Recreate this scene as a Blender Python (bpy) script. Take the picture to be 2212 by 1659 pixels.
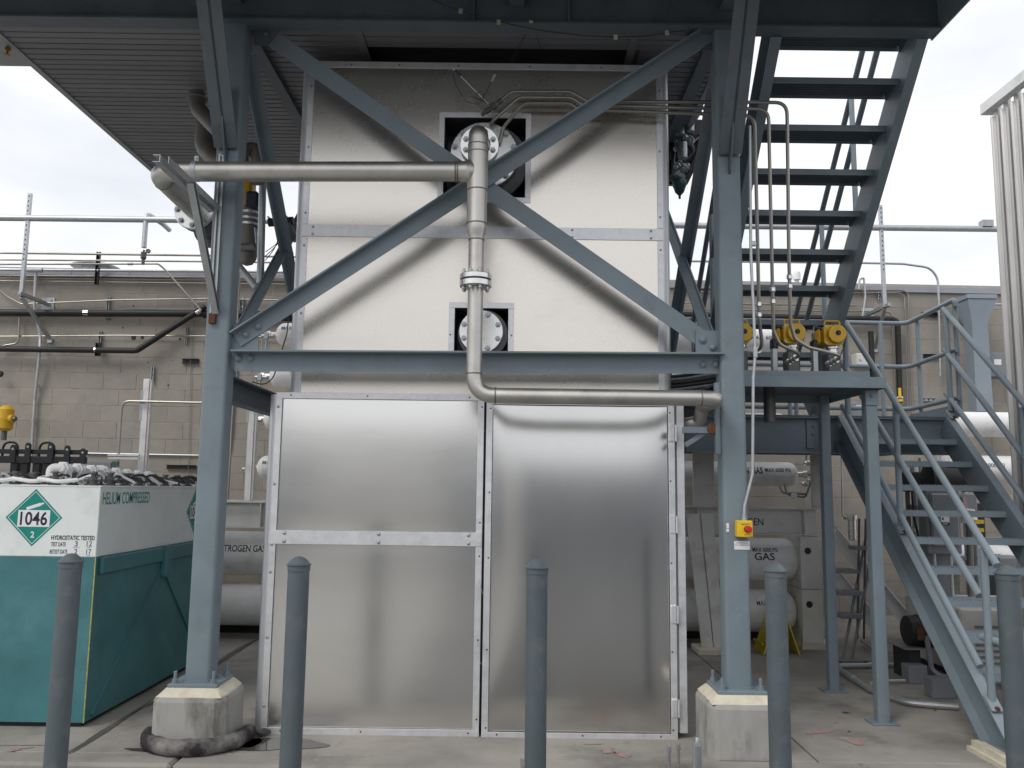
import bpy, bmesh, math, random
from mathutils import Vector as V, Matrix as M
random.seed(7)
for o in list(bpy.data.objects): bpy.data.objects.remove(o)
S = bpy.context.scene
COL = S.collection
R = math.radians

# ------------------------------------------------------------------ camera
F, CX, CY, TH, PIT, EYE = 1790., 1106., 829.5, .0129, R(7.14), 1.6
cp, sp = math.cos(PIT), math.sin(PIT)
ct, st = math.cos(TH), math.sin(TH)
cam_d = bpy.data.cameras.new('camera'); cam = bpy.data.objects.new('camera', cam_d); COL.objects.link(cam)
cam_d.sensor_width = 36; cam_d.lens = F / 2212 * 36; cam_d.clip_start = .05; cam_d.clip_end = 3000
fw, rt, up = V((0, cp, sp)), V((1, 0, 0)), V((0, -sp, cp))
cr, cu = rt * ct + up * st, up * ct - rt * st
m = M((cr, cu, -fw)).transposed().to_4x4(); m.translation = (0, 0, EYE)
cam.matrix_world = m
S.camera = cam

# ------------------------------------------------------------------ sky, sun, exposure
SUN_EL, SUN_AZ = R(46), R(222)          # compass bearing of the sun, clockwise from +Y: behind the camera, a little left
wd = bpy.data.worlds.new('World'); S.world = wd; wd.use_nodes = True
nt = wd.node_tree; nt.nodes.clear()
def wn(t, **k):
    n = nt.nodes.new(t)
    for a, b in k.items(): setattr(n, a, b)
    return n
sky = wn('ShaderNodeTexSky', sky_type='NISHITA', sun_disc=False, sun_elevation=SUN_EL, sun_rotation=SUN_AZ, air_density=1.0, dust_density=3.0)
tc = wn('ShaderNodeTexCoord'); mp = wn('ShaderNodeMapping'); mp.inputs['Scale'].default_value = (1.2, 1.2, 3.6)
nz = wn('ShaderNodeTexNoise'); nz.inputs['Scale'].default_value = 1.7; nz.inputs['Detail'].default_value = 7; nz.inputs['Roughness'].default_value = .55
rp = wn('ShaderNodeValToRGB'); rp.color_ramp.elements[0].position = .30; rp.color_ramp.elements[1].position = .62
rp.color_ramp.elements[0].color = (.80, .80, .80, 1); rp.color_ramp.elements[1].color = (.97, .97, .97, 1)
nz2 = wn('ShaderNodeTexNoise'); nz2.inputs['Scale'].default_value = 2.6; nz2.inputs['Detail'].default_value = 6
rp2 = wn('ShaderNodeValToRGB'); rp2.color_ramp.elements[0].position = .3; rp2.color_ramp.elements[1].position = .7
rp2.color_ramp.elements[0].color = (9.3, 9.6, 10.3, 1); rp2.color_ramp.elements[1].color = (12.8, 12.8, 12.8, 1)
mx = wn('ShaderNodeMixRGB'); bg = wn('ShaderNodeBackground'); bg.inputs['Strength'].default_value = .1
wo = wn('ShaderNodeOutputWorld'); L = nt.links.new
L(tc.outputs['Generated'], mp.inputs['Vector']); L(mp.outputs['Vector'], nz.inputs['Vector']); L(mp.outputs['Vector'], nz2.inputs['Vector'])
L(nz.outputs['Fac'], rp.inputs['Fac']); L(nz2.outputs['Fac'], rp2.inputs['Fac'])
L(rp.outputs['Color'], mx.inputs['Fac']); L(sky.outputs['Color'], mx.inputs['Color1']); L(rp2.outputs['Color'], mx.inputs['Color2'])
L(mx.outputs['Color'], bg.inputs['Color']); L(bg.outputs['Background'], wo.inputs['Surface'])
sd = bpy.data.lights.new('sun', 'SUN'); sd.energy = 1.4; sd.angle = R(22); sd.color = (1, .96, .9)
so = bpy.data.objects.new('sun', sd); COL.objects.link(so)
sdir = V((math.sin(SUN_AZ) * math.cos(SUN_EL), math.cos(SUN_AZ) * math.cos(SUN_EL), math.sin(SUN_EL)))
so.rotation_euler = sdir.to_track_quat('Z', 'Y').to_euler(); so.location = (-3, -8, 12)
vs = S.view_settings; vs.view_transform = 'Standard'; vs.look = 'None'; vs.gamma = 1; vs.exposure = 0; vs.use_curve_mapping = False
S.render.engine = 'CYCLES'; S.render.resolution_x = 1024; S.render.resolution_y = 768
S.cycles.max_bounces = 8

# ------------------------------------------------------------------ measuring: a direction seen from the eye, met with a plane of the place
def ray(x, y):
    dx, dy = x - CX, y - CY
    a = dx * ct + dy * st; b = -dx * st + dy * ct
    return V((a, F * cp + b * sp, F * sp - b * cp))
E0 = V((0, 0, EYE))
def at(x, y, Y): r = ray(x, y); return E0 + r * (Y / r.y)
def gnd(x, y, z=0): r = ray(x, y); return E0 + r * ((z - EYE) / r.z)
def atx(x, y, X): r = ray(x, y); return E0 + r * (X / r.x)
WK, WY = .0257, 10.365
def wall(x, y, off=0): r = ray(x, y); return E0 + r * ((WY - off) / (r.y - WK * r.x))
def wally(X, off=0): return WY + WK * X - off

# ------------------------------------------------------------------ materials
MATS = {}
def mat(name, col, rough=.5, metal=0., var=.12, scale=6., bump=.15, bscale=60., stretch=(1, 1, 1), rvar=.12, rnd=0., dirt=None, dirt_amt=.5, dirt_scale=2., spec=.5, dirt_pos=.52):
    mt = bpy.data.materials.new(name); mt.use_nodes = True; t = mt.node_tree; n = t.nodes; l = t.links.new
    bs = n['Principled BSDF']; bs.inputs['Metallic'].default_value = metal; bs.inputs['Specular IOR Level'].default_value = spec
    tc = n.new('ShaderNodeTexCoord'); mp = n.new('ShaderNodeMapping'); mp.inputs['Scale'].default_value = stretch
    geo = n.new('ShaderNodeNewGeometry')
    l(geo.outputs['Position'], mp.inputs['Vector'])
    a = n.new('ShaderNodeTexNoise'); a.inputs['Scale'].default_value = scale; a.inputs['Detail'].default_value = 6; a.inputs['Roughness'].default_value = .62
    l(mp.outputs['Vector'], a.inputs['Vector'])
    r = n.new('ShaderNodeValToRGB'); r.color_ramp.elements[0].position = .3; r.color_ramp.elements[1].position = .7
    c = V(col)
    r.color_ramp.elements[0].color = (*(c * (1 - var)), 1); r.color_ramp.elements[1].color = (*[min(.95, q) for q in c * (1 + var)], 1)
    l(a.outputs['Fac'], r.inputs['Fac']); out = r.outputs['Color']
    if rnd:
        oi = n.new('ShaderNodeObjectInfo'); mr = n.new('ShaderNodeMapRange'); mr.inputs['To Min'].default_value = 1 - rnd; mr.inputs['To Max'].default_value = 1 + rnd
        l(oi.outputs['Random'], mr.inputs['Value'])
        mm = n.new('ShaderNodeMixRGB'); mm.blend_type = 'MULTIPLY'; mm.inputs['Fac'].default_value = 1
        l(out, mm.inputs['Color1']); l(mr.outputs['Result'], mm.inputs['Color2']); out = mm.outputs['Color']
    if dirt:
        d = n.new('ShaderNodeTexNoise'); d.inputs['Scale'].default_value = dirt_scale; d.inputs['Detail'].default_value = 8; d.inputs['Roughness'].default_value = .7
        l(mp.outputs['Vector'], d.inputs['Vector'])
        dr = n.new('ShaderNodeValToRGB'); dr.color_ramp.elements[0].position = dirt_pos; dr.color_ramp.elements[1].position = min(.98, dirt_pos + .16)
        dr.color_ramp.elements[1].color = (dirt_amt,) * 3 + (1,)
        l(d.outputs['Fac'], dr.inputs['Fac'])
        mm = n.new('ShaderNodeMixRGB'); mm.inputs['Color2'].default_value = (*dirt, 1)
        l(dr.outputs['Color'], mm.inputs['Fac']); l(out, mm.inputs['Color1']); out = mm.outputs['Color']
    l(out, bs.inputs['Base Color'])
    rr = n.new('ShaderNodeMapRange'); rr.inputs['To Min'].default_value = max(.03, rough - rvar); rr.inputs['To Max'].default_value = min(1, rough + rvar)
    b2 = n.new('ShaderNodeTexNoise'); b2.inputs['Scale'].default_value = bscale; b2.inputs['Detail'].default_value = 4
    l(mp.outputs['Vector'], b2.inputs['Vector'])
    l(a.outputs['Fac'], rr.inputs['Value']); l(rr.outputs['Result'], bs.inputs['Roughness'])
    if bump:
        bp = n.new('ShaderNodeBump'); bp.inputs['Strength'].default_value = bump; bp.inputs['Distance'].default_value = .004
        l(b2.outputs['Fac'], bp.inputs['Height']); l(bp.outputs['Normal'], bs.inputs['Normal'])
    MATS[name] = mt; return mt

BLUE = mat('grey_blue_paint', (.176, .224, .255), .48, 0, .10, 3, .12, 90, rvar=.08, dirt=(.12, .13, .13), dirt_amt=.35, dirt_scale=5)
BLUE_SHADE = mat('shaded_grey_blue_paint', (.105, .126, .144), .5, 0, .12, 3, .12, 90, dirt=(.05, .055, .06), dirt_amt=.4, dirt_scale=5)  # grey blue paint again, darkened to put shade into the sheltered steel
RAIL = mat('rail_paint', (.21, .257, .292), .42, 0, .08, 4, .08, 120)
BOLL = mat('bollard_paint', (.084, .107, .120), .55, 0, .10, 5, .15, 140, dirt=(.22, .22, .22), dirt_amt=.25, dirt_scale=9)
ALU = mat('aluminium_sheet', (.735, .695, .64), .275, .95, .035, 1.6, .0025, 24, (.9, 1, 1.8), .05, dirt=(.63, .60, .565), dirt_amt=.35, dirt_scale=2.2)
ALUL = mat('aluminium_sheet_grey', (.745, .735, .715), .215, .93, .03, 1.6, .006, 24, (.8, 1, 2.5), .035, dirt=(.66, .655, .64), dirt_amt=.3, dirt_scale=2.6)
ALUD = mat('aluminium_door_sheet', (.64, .635, .625), .215, 1, .04, 1.3, .004, 20, (2, 1, .8), .03, dirt=(.60, .60, .59), dirt_amt=.3, dirt_scale=3)
TRIM = mat('galvanised_trim', (.74, .75, .77), .42, .6, .08, 14, .10, 50, rvar=.1, dirt=(.5, .5, .51), dirt_amt=.4, dirt_scale=8)
ROLL = mat('rolled_aluminium_corner', (.66, .67, .70), .42, .55, .08, 4, .06, 40, (3, 3, .6), .08)
STEEL = mat('stainless_pipe', (.56, .545, .515), .43, 1, .10, 5, .05, 90, rvar=.06, dirt=(.40, .38, .35), dirt_amt=.45, dirt_scale=6)
STEELB = mat('bright_stainless', (.72, .72, .71), .28, 1, .06, 20, .04, 90, rvar=.06)
TUBE = mat('stainless_tubing', (.36, .345, .31), .42, 1, .03, 3, 0, 90, rvar=.02)
WELD = mat('weld_seam', (.24, .22, .20), .5, .9, .35, 90, .5, 120)
GALV = mat('galvanised_conduit', (.48, .50, .52), .45, .7, .10, 20, .08, 90)
STRUT = mat('zinc_strut', (.40, .43, .44), .42, .75, .12, 14, .08, 80)
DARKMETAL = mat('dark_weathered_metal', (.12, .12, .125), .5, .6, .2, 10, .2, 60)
BOLTM = mat('bolt_steel', (.42, .44, .44), .4, .85, .15, 40, .1, 90)
DULL = mat('dull_pipe', (.20, .19, .18), .55, .6, .2, 7, .1, 60)
CONC = mat('concrete', (.295, .28, .256), .85, 0, .2, 1.5, .5, 40, dirt=(.13, .125, .115), dirt_amt=.75, dirt_scale=1.1, spec=.25)
PIERM = mat('pier_concrete', (.36, .355, .335), .85, 0, .14, 5, .5, 30, (1, 1, .35), dirt=(.15, .145, .13), dirt_amt=.85, dirt_scale=4.5, spec=.25, dirt_pos=.50)
GROUT = mat('cream_grout', (.62, .58, .47), .85, 0, .10, 9, .5, 30, dirt=(.40, .35, .26), dirt_amt=.45, dirt_scale=7, spec=.25)
REFLG = mat('dark_ground_for_reflection', (.17, .17, .168), .9, 0, .2, 9, .6, 90, spec=.2)  # for the added dark ground that the door mirrors
ASPH = mat('driveway_concrete', (.37, .36, .34), .9, 0, .2, 9, .6, 90, spec=.2)
BLOCKM = mat('concrete_block', (.338, .312, .278), .9, 0, .10, 4, .5, 55, rnd=.045, dirt=(.27, .232, .195), dirt_amt=.4, dirt_scale=1.2, spec=.2)
MORT = mat('mortar', (.46, .43, .39), .95, 0, .15, 8, .5, 60, spec=.2)
FLASH = mat('grey_flashing', (.35, .36, .39), .45, .3, .06, 2, .04, 60)
WHITE = mat('white_paint', (.80, .80, .80), .5, 0, .06, 5, .12, 60, dirt=(.40, .39, .36), dirt_amt=.4, dirt_scale=3.5)
WHITEG = mat('white_grey_paint', (.66, .66, .635), .5, 0, .08, 4, .12, 60, dirt=(.30, .28, .25), dirt_amt=.45, dirt_scale=3)
TEAL = mat('teal_paint', (.052, .18, .198), .45, 0, .2, 2.2, .15, 50, dirt=(.10, .235, .26), dirt_amt=.6, dirt_scale=2.4)
REFLP = mat('pale_reflector_paint', (.50, .49, .47), .8)  # for the bright stretch of the unseen reflector wall
BOXW = mat('off_white_paint', (.74, .78, .77), .45, 0, .05, 3, .10, 60, dirt=(.48, .52, .50), dirt_amt=.3, dirt_scale=4)
GREEN = mat('green_print', (.0, .235, .19), .45, 0, .04, 10, 0)
BLACKP = mat('black_print', (.012, .012, .03), .5, 0, .1, 30, 0)
WHITEP = mat('white_print', (.76, .77, .80), .5, 0, .03, 30, 0)
FOAM = mat('black_foam', (.014, .014, .016), .55, 0, .25, 12, .35, 70)
BLACK = mat('black_steel', (.018, .018, .02), .5, 0, .2, 14, .2, 70)
YEL = mat('yellow_paint', (.62, .36, .012), .42, 0, .08, 8, .08, 60, dirt=(.40, .22, .01), dirt_amt=.5, dirt_scale=12)
YELB = mat('yellow_plastic', (.80, .52, .02), .35, 0, .05, 8, .03, 60)
YELS = mat('yellow_sign_plastic', (.52, .42, .02), .4, 0, .10, 8, .05, 60)
RED = mat('red_plastic', (.55, .02, .02), .3, 0, .05, 8, 0)
SOFF = mat('grey_soffit', (.185, .19, .205), .5, .2, .06, 3, .05, 40, rnd=.07)
SOFT = mat('soffit_trim', (.30, .31, .33), .5, .2, .06, 3, .05, 40)
GREY = mat('grey_enamel', (.20, .215, .235), .42, 0, .07, 4, .06, 60)
VAP = mat('vaporizer_aluminium', (.62, .61, .60), .48, .55, .08, 5, .08, 40, (3, 3, .5), .1)
SOCKM = mat('absorbent_sock', (.20, .19, .185), .95, 0, .25, 10, .4, 60, dirt=(.03, .028, .03), dirt_amt=.95, dirt_scale=3.6, spec=.15, dirt_pos=.40)
TEALV = mat('teal_plastic', (.008, .055, .062), .4, 0, .1, 8, 0)
RUST = mat('rust', (.11, .045, .022), .9, 0, .4, 30, .7, 50)
HOSE = mat('brown_black_hose', (.035, .03, .028), .45, 0, .3, 12, .2, 60)
REFLS = mat('dark_reflected_slope', (.10, .10, .085), 1, 0, .3, .08, 0, 3, spec=.1)  # dark colour for the added slope behind the camera
REDP = mat('faded_red_paint', (.34, .215, .19), .9, 0, .15, 30, .4, 50, spec=.2, dirt=(.31, .285, .255), dirt_amt=1, dirt_scale=9, dirt_pos=.42)

# ------------------------------------------------------------------ mesh building
def frame(d, upv=V((0, 0, 1))):
    d = d.normalized(); s = d.cross(upv)
    if s.length < 1e-4: s = d.cross(V((0, 1, 0)))
    s.normalize(); return d, s, s.cross(d)
def rect(w, h): return [(-w/2, -h/2), (w/2, -h/2), (w/2, h/2), (-w/2, h/2)]
def rrect(w, h, r, n=4):
    o = []
    for cx, cy, a0 in ((w/2-r, h/2-r, 0), (-w/2+r, h/2-r, 90), (-w/2+r, -h/2+r, 180), (w/2-r, -h/2+r, 270)):
        for k in range(n + 1): a = R(a0 + 90*k/n); o.append((cx + r*math.cos(a), cy + r*math.sin(a)))
    return o
def Lprof(a, b, t): return [(0, 0), (a, 0), (a, t), (t, t), (t, b), (0, b)]
def Cprof(w, h, t): return [(0, 0), (w, 0), (w, t), (t, t), (t, h-t), (w, h-t), (w, h), (0, h)]     # web along v, flanges to +u
def Iprof(w, h, tf, tw): return [(-w/2, 0), (w/2, 0), (w/2, tf), (tw/2, tf), (tw/2, h-tf), (w/2, h-tf), (w/2, h), (-w/2, h), (-w/2, h-tf), (-tw/2, h-tf), (-tw/2, tf), (-w/2, tf)]
def bend(pts, rad, seg=6):
    pts = [V(p) for p in pts]; o = [pts[0]]
    for i in range(1, len(pts)-1):
        a, b, c = pts[i-1], pts[i], pts[i+1]; r = rad[i-1] if isinstance(rad, (list, tuple)) else rad
        u, w = (a-b), (c-b); ang = u.angle(w)
        if ang > math.pi-.02: o.append(b); continue
        d = min(r/math.tan(ang/2), u.length*.49, w.length*.49); p, q = b+u.normalized()*d, b+w.normalized()*d
        for k in range(seg+1):
            t = k/seg; o.append(p*(1-t)**2 + b*2*t*(1-t) + q*t*t)
    o.append(pts[-1]); return o
class B:
    def __init__(s): s.v, s.f = [], []
    def add(s, vs, fs):
        o = len(s.v); s.v += [V(v) for v in vs]; s.f += [tuple(i+o for i in f) for f in fs]; return s
    def box(s, a, b, c=0):
        a, b = V(a), V(b); lo = [min(a[i], b[i]) for i in range(3)]; hi = [max(a[i], b[i]) for i in range(3)]
        if not c:
            vs = [(x, y, z) for x in (lo[0], hi[0]) for y in (lo[1], hi[1]) for z in (lo[2], hi[2])]
            return s.add(vs, [(0, 1, 3, 2), (4, 6, 7, 5), (0, 4, 5, 1), (2, 3, 7, 6), (0, 2, 6, 4), (1, 5, 7, 3)])
        c = min(c, *[(hi[i]-lo[i])*.45 for i in range(3)])
        vs, ix = [], {}
        for cnr in range(8):
            sg = [(cnr >> i) & 1 for i in range(3)]
            for k in range(3):
                ix[(cnr, k)] = len(vs)
                vs.append([(hi[i] if sg[i] else lo[i]) - (0 if i == k else (c if sg[i] else -c)) for i in range(3)])
        fs = []
        for k in range(3):
            i, j = [q for q in range(3) if q != k]
            for g in (0, 1):
                fs.append([ix[((g << k) | (p << i) | (q << j), k)] for p, q in ((0, 0), (1, 0), (1, 1), (0, 1))])
            for p in (0, 1):
                for q in (0, 1):
                    c0 = (p << i) | (q << j); c1 = c0 | (1 << k)
                    fs.append([ix[(c0, i)], ix[(c1, i)], ix[(c1, j)], ix[(c0, j)]])
        for cnr in range(8): fs.append([ix[(cnr, k)] for k in range(3)])
        return s.add(vs, fs)
    def obox(s, c, size, mtx, ch=0):
        t = B().box([-q/2 for q in size], [q/2 for q in size], ch)
        return s.add([V(c) + mtx @ v for v in t.v], t.f)
    def prism(s, poly, vec):
        n = len(poly); vec = V(vec); vs = [V(p) for p in poly] + [V(p)+vec for p in poly]
        return s.add(vs, [tuple(range(n))[::-1], tuple(range(n, 2*n))] + [(i, (i+1) % n, n+(i+1) % n, n+i) for i in range(n)])
    def bar(s, p0, p1, prof, upv=V((0, 0, 1)), flip=1):
        p0, p1 = V(p0), V(p1); d, sd, u = frame(p1-p0, V(upv))
        return s.prism([p0 + sd*(a*flip) + u*b for a, b in prof], p1-p0)
    def tube(s, pts, r, n=12, cap=True):
        pts = [V(p) for p in pts]; k = len(pts); ds = []
        for i in range(k):
            d = pts[min(i+1, k-1)] - pts[max(i-1, 0)]; ds.append(d.normalized())
        _, sd, u = frame(ds[0]); vs = []
        for i in range(k):
            if i:
                ax = ds[i-1].cross(ds[i])
                if ax.length > 1e-6:
                    q = M.Rotation(ds[i-1].angle(ds[i]), 3, ax.normalized()); sd = q @ sd; u = q @ u
            rr = r[i] if isinstance(r, (list, tuple)) else r
            kk = 1.
            if 0 < i < k-1:
                h = (pts[i]-pts[i-1]).angle(pts[i+1]-pts[i])/2; kk = 1/max(.5, math.cos(h))
            vs += [pts[i] + (sd*math.cos(2*math.pi*j/n) + u*math.sin(2*math.pi*j/n))*rr for j in range(n)]
        fs = [(i*n+j, i*n+(j+1) % n, (i+1)*n+(j+1) % n, (i+1)*n+j) for i in range(k-1) for j in range(n)]
        if cap: fs += [tuple(range(n))[::-1], tuple(range((k-1)*n, k*n))]
        return s.add(vs, fs)
    def lathe(s, p, d, prof, n=16, rot=0):
        p = V(p); d, sd, u = frame(V(d)); vs, rings, fs = [], [], []
        for h, r in prof:
            if r < 1e-6: rings.append([len(vs)]); vs.append(p+d*h)
            else:
                rings.append(list(range(len(vs), len(vs)+n)))
                vs += [p + d*h + (sd*math.cos(2*math.pi*j/n+rot) + u*math.sin(2*math.pi*j/n+rot))*r for j in range(n)]
        for a, b in zip(rings, rings[1:]):
            for j in range(n):
                if len(a) == 1 and len(b) == 1: continue
                if len(a) == 1: fs.append((a[0], b[j], b[(j+1) % n]))
                elif len(b) == 1: fs.append((a[j], a[(j+1) % n], b[0]))
                else: fs.append((a[j], a[(j+1) % n], b[(j+1) % n], b[j]))
        for q in (rings[0], rings[-1]):
            if len(q) > 1: fs.append(tuple(q))
        return s.add(vs, fs)
    def bolt(s, p, d, r, h=None, n=6):
        h = h or r*.9
        return s.lathe(p, d, [(0, r*1.5), (r*.28, r*1.5), (r*.28, r), (h, r), (h, r*.55), (h*1.25, r*.5)], n)
    def rivet(s, p, d, r):
        return s.lathe(p, d, [(0, r*1.2), (r*.15, r*1.2), (r*.17, r), (r*.5, r*.9), (r*.78, r*.6), (r*.92, r*.25), (r*.95, 0)], 14)
    def mesh(s, name, loc=V((0, 0, 0)), smooth=32):
        me = bpy.data.meshes.new(name); me.from_pydata([v-loc for v in s.v], [], s.f)
        bm = bmesh.new(); bm.from_mesh(me); bmesh.ops.recalc_face_normals(bm, faces=bm.faces); bm.to_mesh(me); bm.free()
        if smooth:
            me.polygons.foreach_set('use_smooth', [True]*len(me.polygons)); me.set_sharp_from_angle(angle=R(smooth))
        return me
def put(name, me, mt, parent=None, loc=(0, 0, 0)):
    if mt and not me.materials: me.materials.append(mt)
    o = bpy.data.objects.new(name, me); COL.objects.link(o); o.location = loc
    if parent: o.parent = parent
    return o
def rootloc(p):
    l = V((0, 0, 0))
    while p: l += p.location; p = p.parent
    return l
def part(name, b, mt, parent=None, label=None, smooth=32):
    """one mesh object; points are given in world space, stored relative to the parent chain (no parent is rotated)"""
    o = put(name, b.mesh(name, rootloc(parent), smooth), mt, parent)
    if label: o['label'] = label
    return o
def thing(name, label, cat, loc, group=None):
    o = bpy.data.objects.new(name, None); COL.objects.link(o); o.location = loc; o.empty_display_size = .2
    o['label'] = label; o['category'] = cat
    if group: o['group'] = group
    return o
def solo(name, b, mt, label, cat, group=None, smooth=32):
    """a thing that is one mesh, origin at the middle of its foot"""
    xs = [v.x for v in b.v]; ys = [v.y for v in b.v]; zs = [v.z for v in b.v]
    l = V(((min(xs)+max(xs))/2, (min(ys)+max(ys))/2, min(zs)))
    o = put(name, b.mesh(name, l, smooth), mt, None, l); o['label'] = label; o['category'] = cat
    if group: o['group'] = group
    return o
def struct(name, b, mt, smooth=32):
    o = part(name, b, mt, None, None, smooth); o['kind'] = 'structure'; return o
def text(s, mt, parent, org, xd, yd, h, w=None, bold=0., name='lettering', align='LEFT', cyl=None):
    """flat print: org is the left foot of the line, xd/yd the reading and up directions, h the capital height, w the length to fit"""
    cu_ = bpy.data.curves.new('t', 'FONT'); cu_.body = s; cu_.size = 1; cu_.offset = bold; cu_.resolution_u = 3; cu_.fill_mode = 'FRONT'
    ob = bpy.data.objects.new('t', cu_); me = bpy.data.meshes.new_from_object(ob); bpy.data.objects.remove(ob); bpy.data.curves.remove(cu_)
    me.name = name
    xs = [v.co.x for v in me.vertices]; ys = [v.co.y for v in me.vertices]; x0, x1, y0, y1 = min(xs), max(xs), min(ys), max(ys)
    sy = h/(y1-y0); sx = (w/(x1-x0)) if w else sy*.95
    org, xd, yd = V(org), V(xd).normalized(), V(yd).normalized(); rl = rootloc(parent); ww = (x1-x0)*sx
    if align == 'CENTER': org = org - xd*ww/2
    for v in me.vertices:
        a, b = (v.co.x-x0)*sx, (v.co.y-y0)*sy
        if cyl:
            rr, ph = cyl; th = ph + b/rr       # wraps round a tube that runs along xd; org is on the axis; ph = 0 faces -Y
            q = org + xd*a + V((0, -math.cos(th), math.sin(th)))*(rr+.003)
        else: q = org + xd*a + yd*b
        v.co = q - rl
    return put(name, me, mt, parent)
X_, Y_, Z_ = V((1, 0, 0)), V((0, 1, 0)), V((0, 0, 1))

# ================================================================== the setting
KERB = 5.02
struct('driveway', B().box((-150, -150, -.5), (-.9, KERB-.02, -.16)), ASPH)
struct('dark_reflected_ground', B().box((-.895, -150, -.5), (150, KERB-.02, -.162)), REFLG)  # darker ground out of view, added to darken the door's reflection
yw = struct('reflector_wall', B().box((-30, -8.3, -.5), (30, -8.2, .2)), ASPH)  # unseen wall behind the camera, added for the reflections in the panels
part('pale_reflector', B().box((-4.9, -8.2, -.3), (-1.3, -8.0, 2.9)), REFLP, yw)  # bright stretch, sized to lighten what the left panels mirror
part('dark_reflector', B().box((-30, -8.2, -.3), (-4.905, -8.0, 2.9)), GREY, yw)  # dark stretch, keeps the door's mirror image dark
part('dark_reflector', B().box((-1.295, -8.2, -.3), (30, -8.0, 2.9)), GREY, yw)
struct('unseen_dark_slope', B().prism([(-150, -40, -.2), (-150, -48, 2.4), (-150, -60, 3.4), (-150, -90, 5.5), (-150, -140, 5), (-150, -140, -.2)], (300, 0, 0)), REFLS)  # unseen slope added behind the camera as something dark to reflect
struct('subgrade', B().box((-150, KERB+.15, -.5), (150, 160, -.03)), CONC)
pad = struct('pavement', B().box((-14, KERB+.16, -.14), (14, KERB+.17, -.025)), CONC)
xs = [-14, -2.62, 1.86, 5.2, 14]; ys = [KERB+.17, 7.6, 10.9]
for i in range(4):
    for j in range(2):
        part('slab', B().box((xs[i]+.006, ys[j]+(.0 if j == 0 else .006), -.14), (xs[i+1]-.006, ys[j+1]-.006, 0), .004), CONC, pad)
kerb = struct('kerb', B().box((-14, KERB+.01, -.3), (14, KERB+.16, -.02)), CONC)
kx = [-14, -5.9, -3.9, -1.93, 0.1, 2.1, 4.1, 14]
for a, b in zip(kx, kx[1:]):
    part('kerb_stone', B().box((a+.005, KERB-.03, -.25), (b-.005, KERB+.166, .002), .018), CONC, kerb)
# stains and old paint marks with a shape of their own, lying on the slabs
def blob(cx, cy, rx, ry, rot, seed, n=28, z=.004, rough=.3):
    rnd = random.Random(seed); ph = [rnd.uniform(0, 6.3) for _ in range(5)]
    pts = []
    for k in range(n):
        a = 2*math.pi*k/n; q = 1 + rough*sum(math.sin((j+2)*a+ph[j])/(j+1.6) for j in range(5))
        x, y = rx*q*math.cos(a), ry*q*math.sin(a)
        pts.append(V((cx + x*math.cos(rot)-y*math.sin(rot), cy + x*math.sin(rot)+y*math.cos(rot), z)))
    return B().add(pts, [tuple(range(n))])
WET = mat('wet_concrete', (.075, .07, .062), .07, 0, .15, 4, .02, 30, rvar=.05, spec=.6)
DAMP = mat('damp_stain', (.10, .094, .084), .55, 0, .2, 5, .3, 40)
p = gnd(600, 1640); part('puddle', blob(-1.50, 5.375, .33, .14, .1, 3, rough=.22), WET, pad)
part('puddle', blob(-2.12, 5.235, .20, .035, -.05, 5), WET, pad)
for k, (x, y, rx, ry, ro, sd_) in enumerate([(-1.66, 5.55, .10, .22, .5, 15), (-2.615, 5.75, .022, .55, .02, 11), (-2.61, 6.85, .026, .55, -.01, 12), (-2.62, 8.2, .03, .7, .02, 13)]):
    part('stain', blob(x, y, rx, ry, ro, sd_, rough=.35), DAMP, pad)
for x, y, rx, ry, ro, sd_ in [(-2.98, 5.30, .20, .012, .05, 21), (-2.95, 5.22, .06, .03, .4, 22), (.62, 5.35, .05, .05, .4, 23), (.7, 5.27, .07, .03, -.7, 24), (.55, 5.47, .05, .012, .2, 25), (2.25, 5.62, .10, .06, .3, 26), (2.08, 5.8, .12, .03, .6, 27), (2.33, 6.1, .10, .012, 1.0, 28), (1.27, 6.35, .07, .03, .2, 29), (1.2, 6.2, .03, .04, .2, 30)]:
    part('paint_mark', blob(x, y, rx, ry, ro, sd_, rough=.55, z=.003), REDP, pad)
DEB = mat('dark_debris', (.04, .036, .03), .9, 0, .3, 30, .4, 60)
rn = random.Random(5)
for k in range(26):
    x = rn.uniform(1.9, 4.6); y = rn.uniform(5.6, 8.8); r_ = rn.uniform(.008, .03)
    part('leaf_scrap', blob(x, y, r_, r_*.5, rn.uniform(0, 3), k+50, n=7, z=.007), DEB, pad)

# ------------------------------------------------------------------ block building at the back
wa = math.atan(WK); ZT = wall(0, 595.3).z; BH, BL = .2032, .4064
bld = thing('block_building', 'long low tan concrete block building with grey metal roof edge behind everything', 'building', (0, WY, 0))
wx, wn_ = V((math.cos(wa), math.sin(wa), 0)), V((math.sin(wa), -math.cos(wa), 0))
def wp(u, z, o=0): return V((0, WY, 0)) + wx*u + wn_*o + Z_*z
def wbox(b, u0, u1, z0, z1, o0, o1):
    return b.prism([wp(u0, z0, o0), wp(u1, z0, o0), wp(u1, z0, o1), wp(u0, z0, o1)], Z_*(z1-z0))
part('wall', wbox(B(), -12, 12, -.1, ZT+.1, -.35, .0055), MORT, bld)
part('roof', wbox(B(), -12, 12, ZT+.1, ZT+.12, -9, -.02), FLASH, bld)
fl = part('roof_edge', wbox(wbox(B(), -12, 12, ZT, ZT+.075, -.03, .03), -12, 12, ZT+.0, ZT+.012, .03, .045), FLASH, bld)
for u in (-5.62, -4.9, 2.2, 4.6): part('seam_cover', wbox(B(), u, u+.05, ZT+.001, ZT+.08, .028, .036), FLASH, fl)
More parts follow.
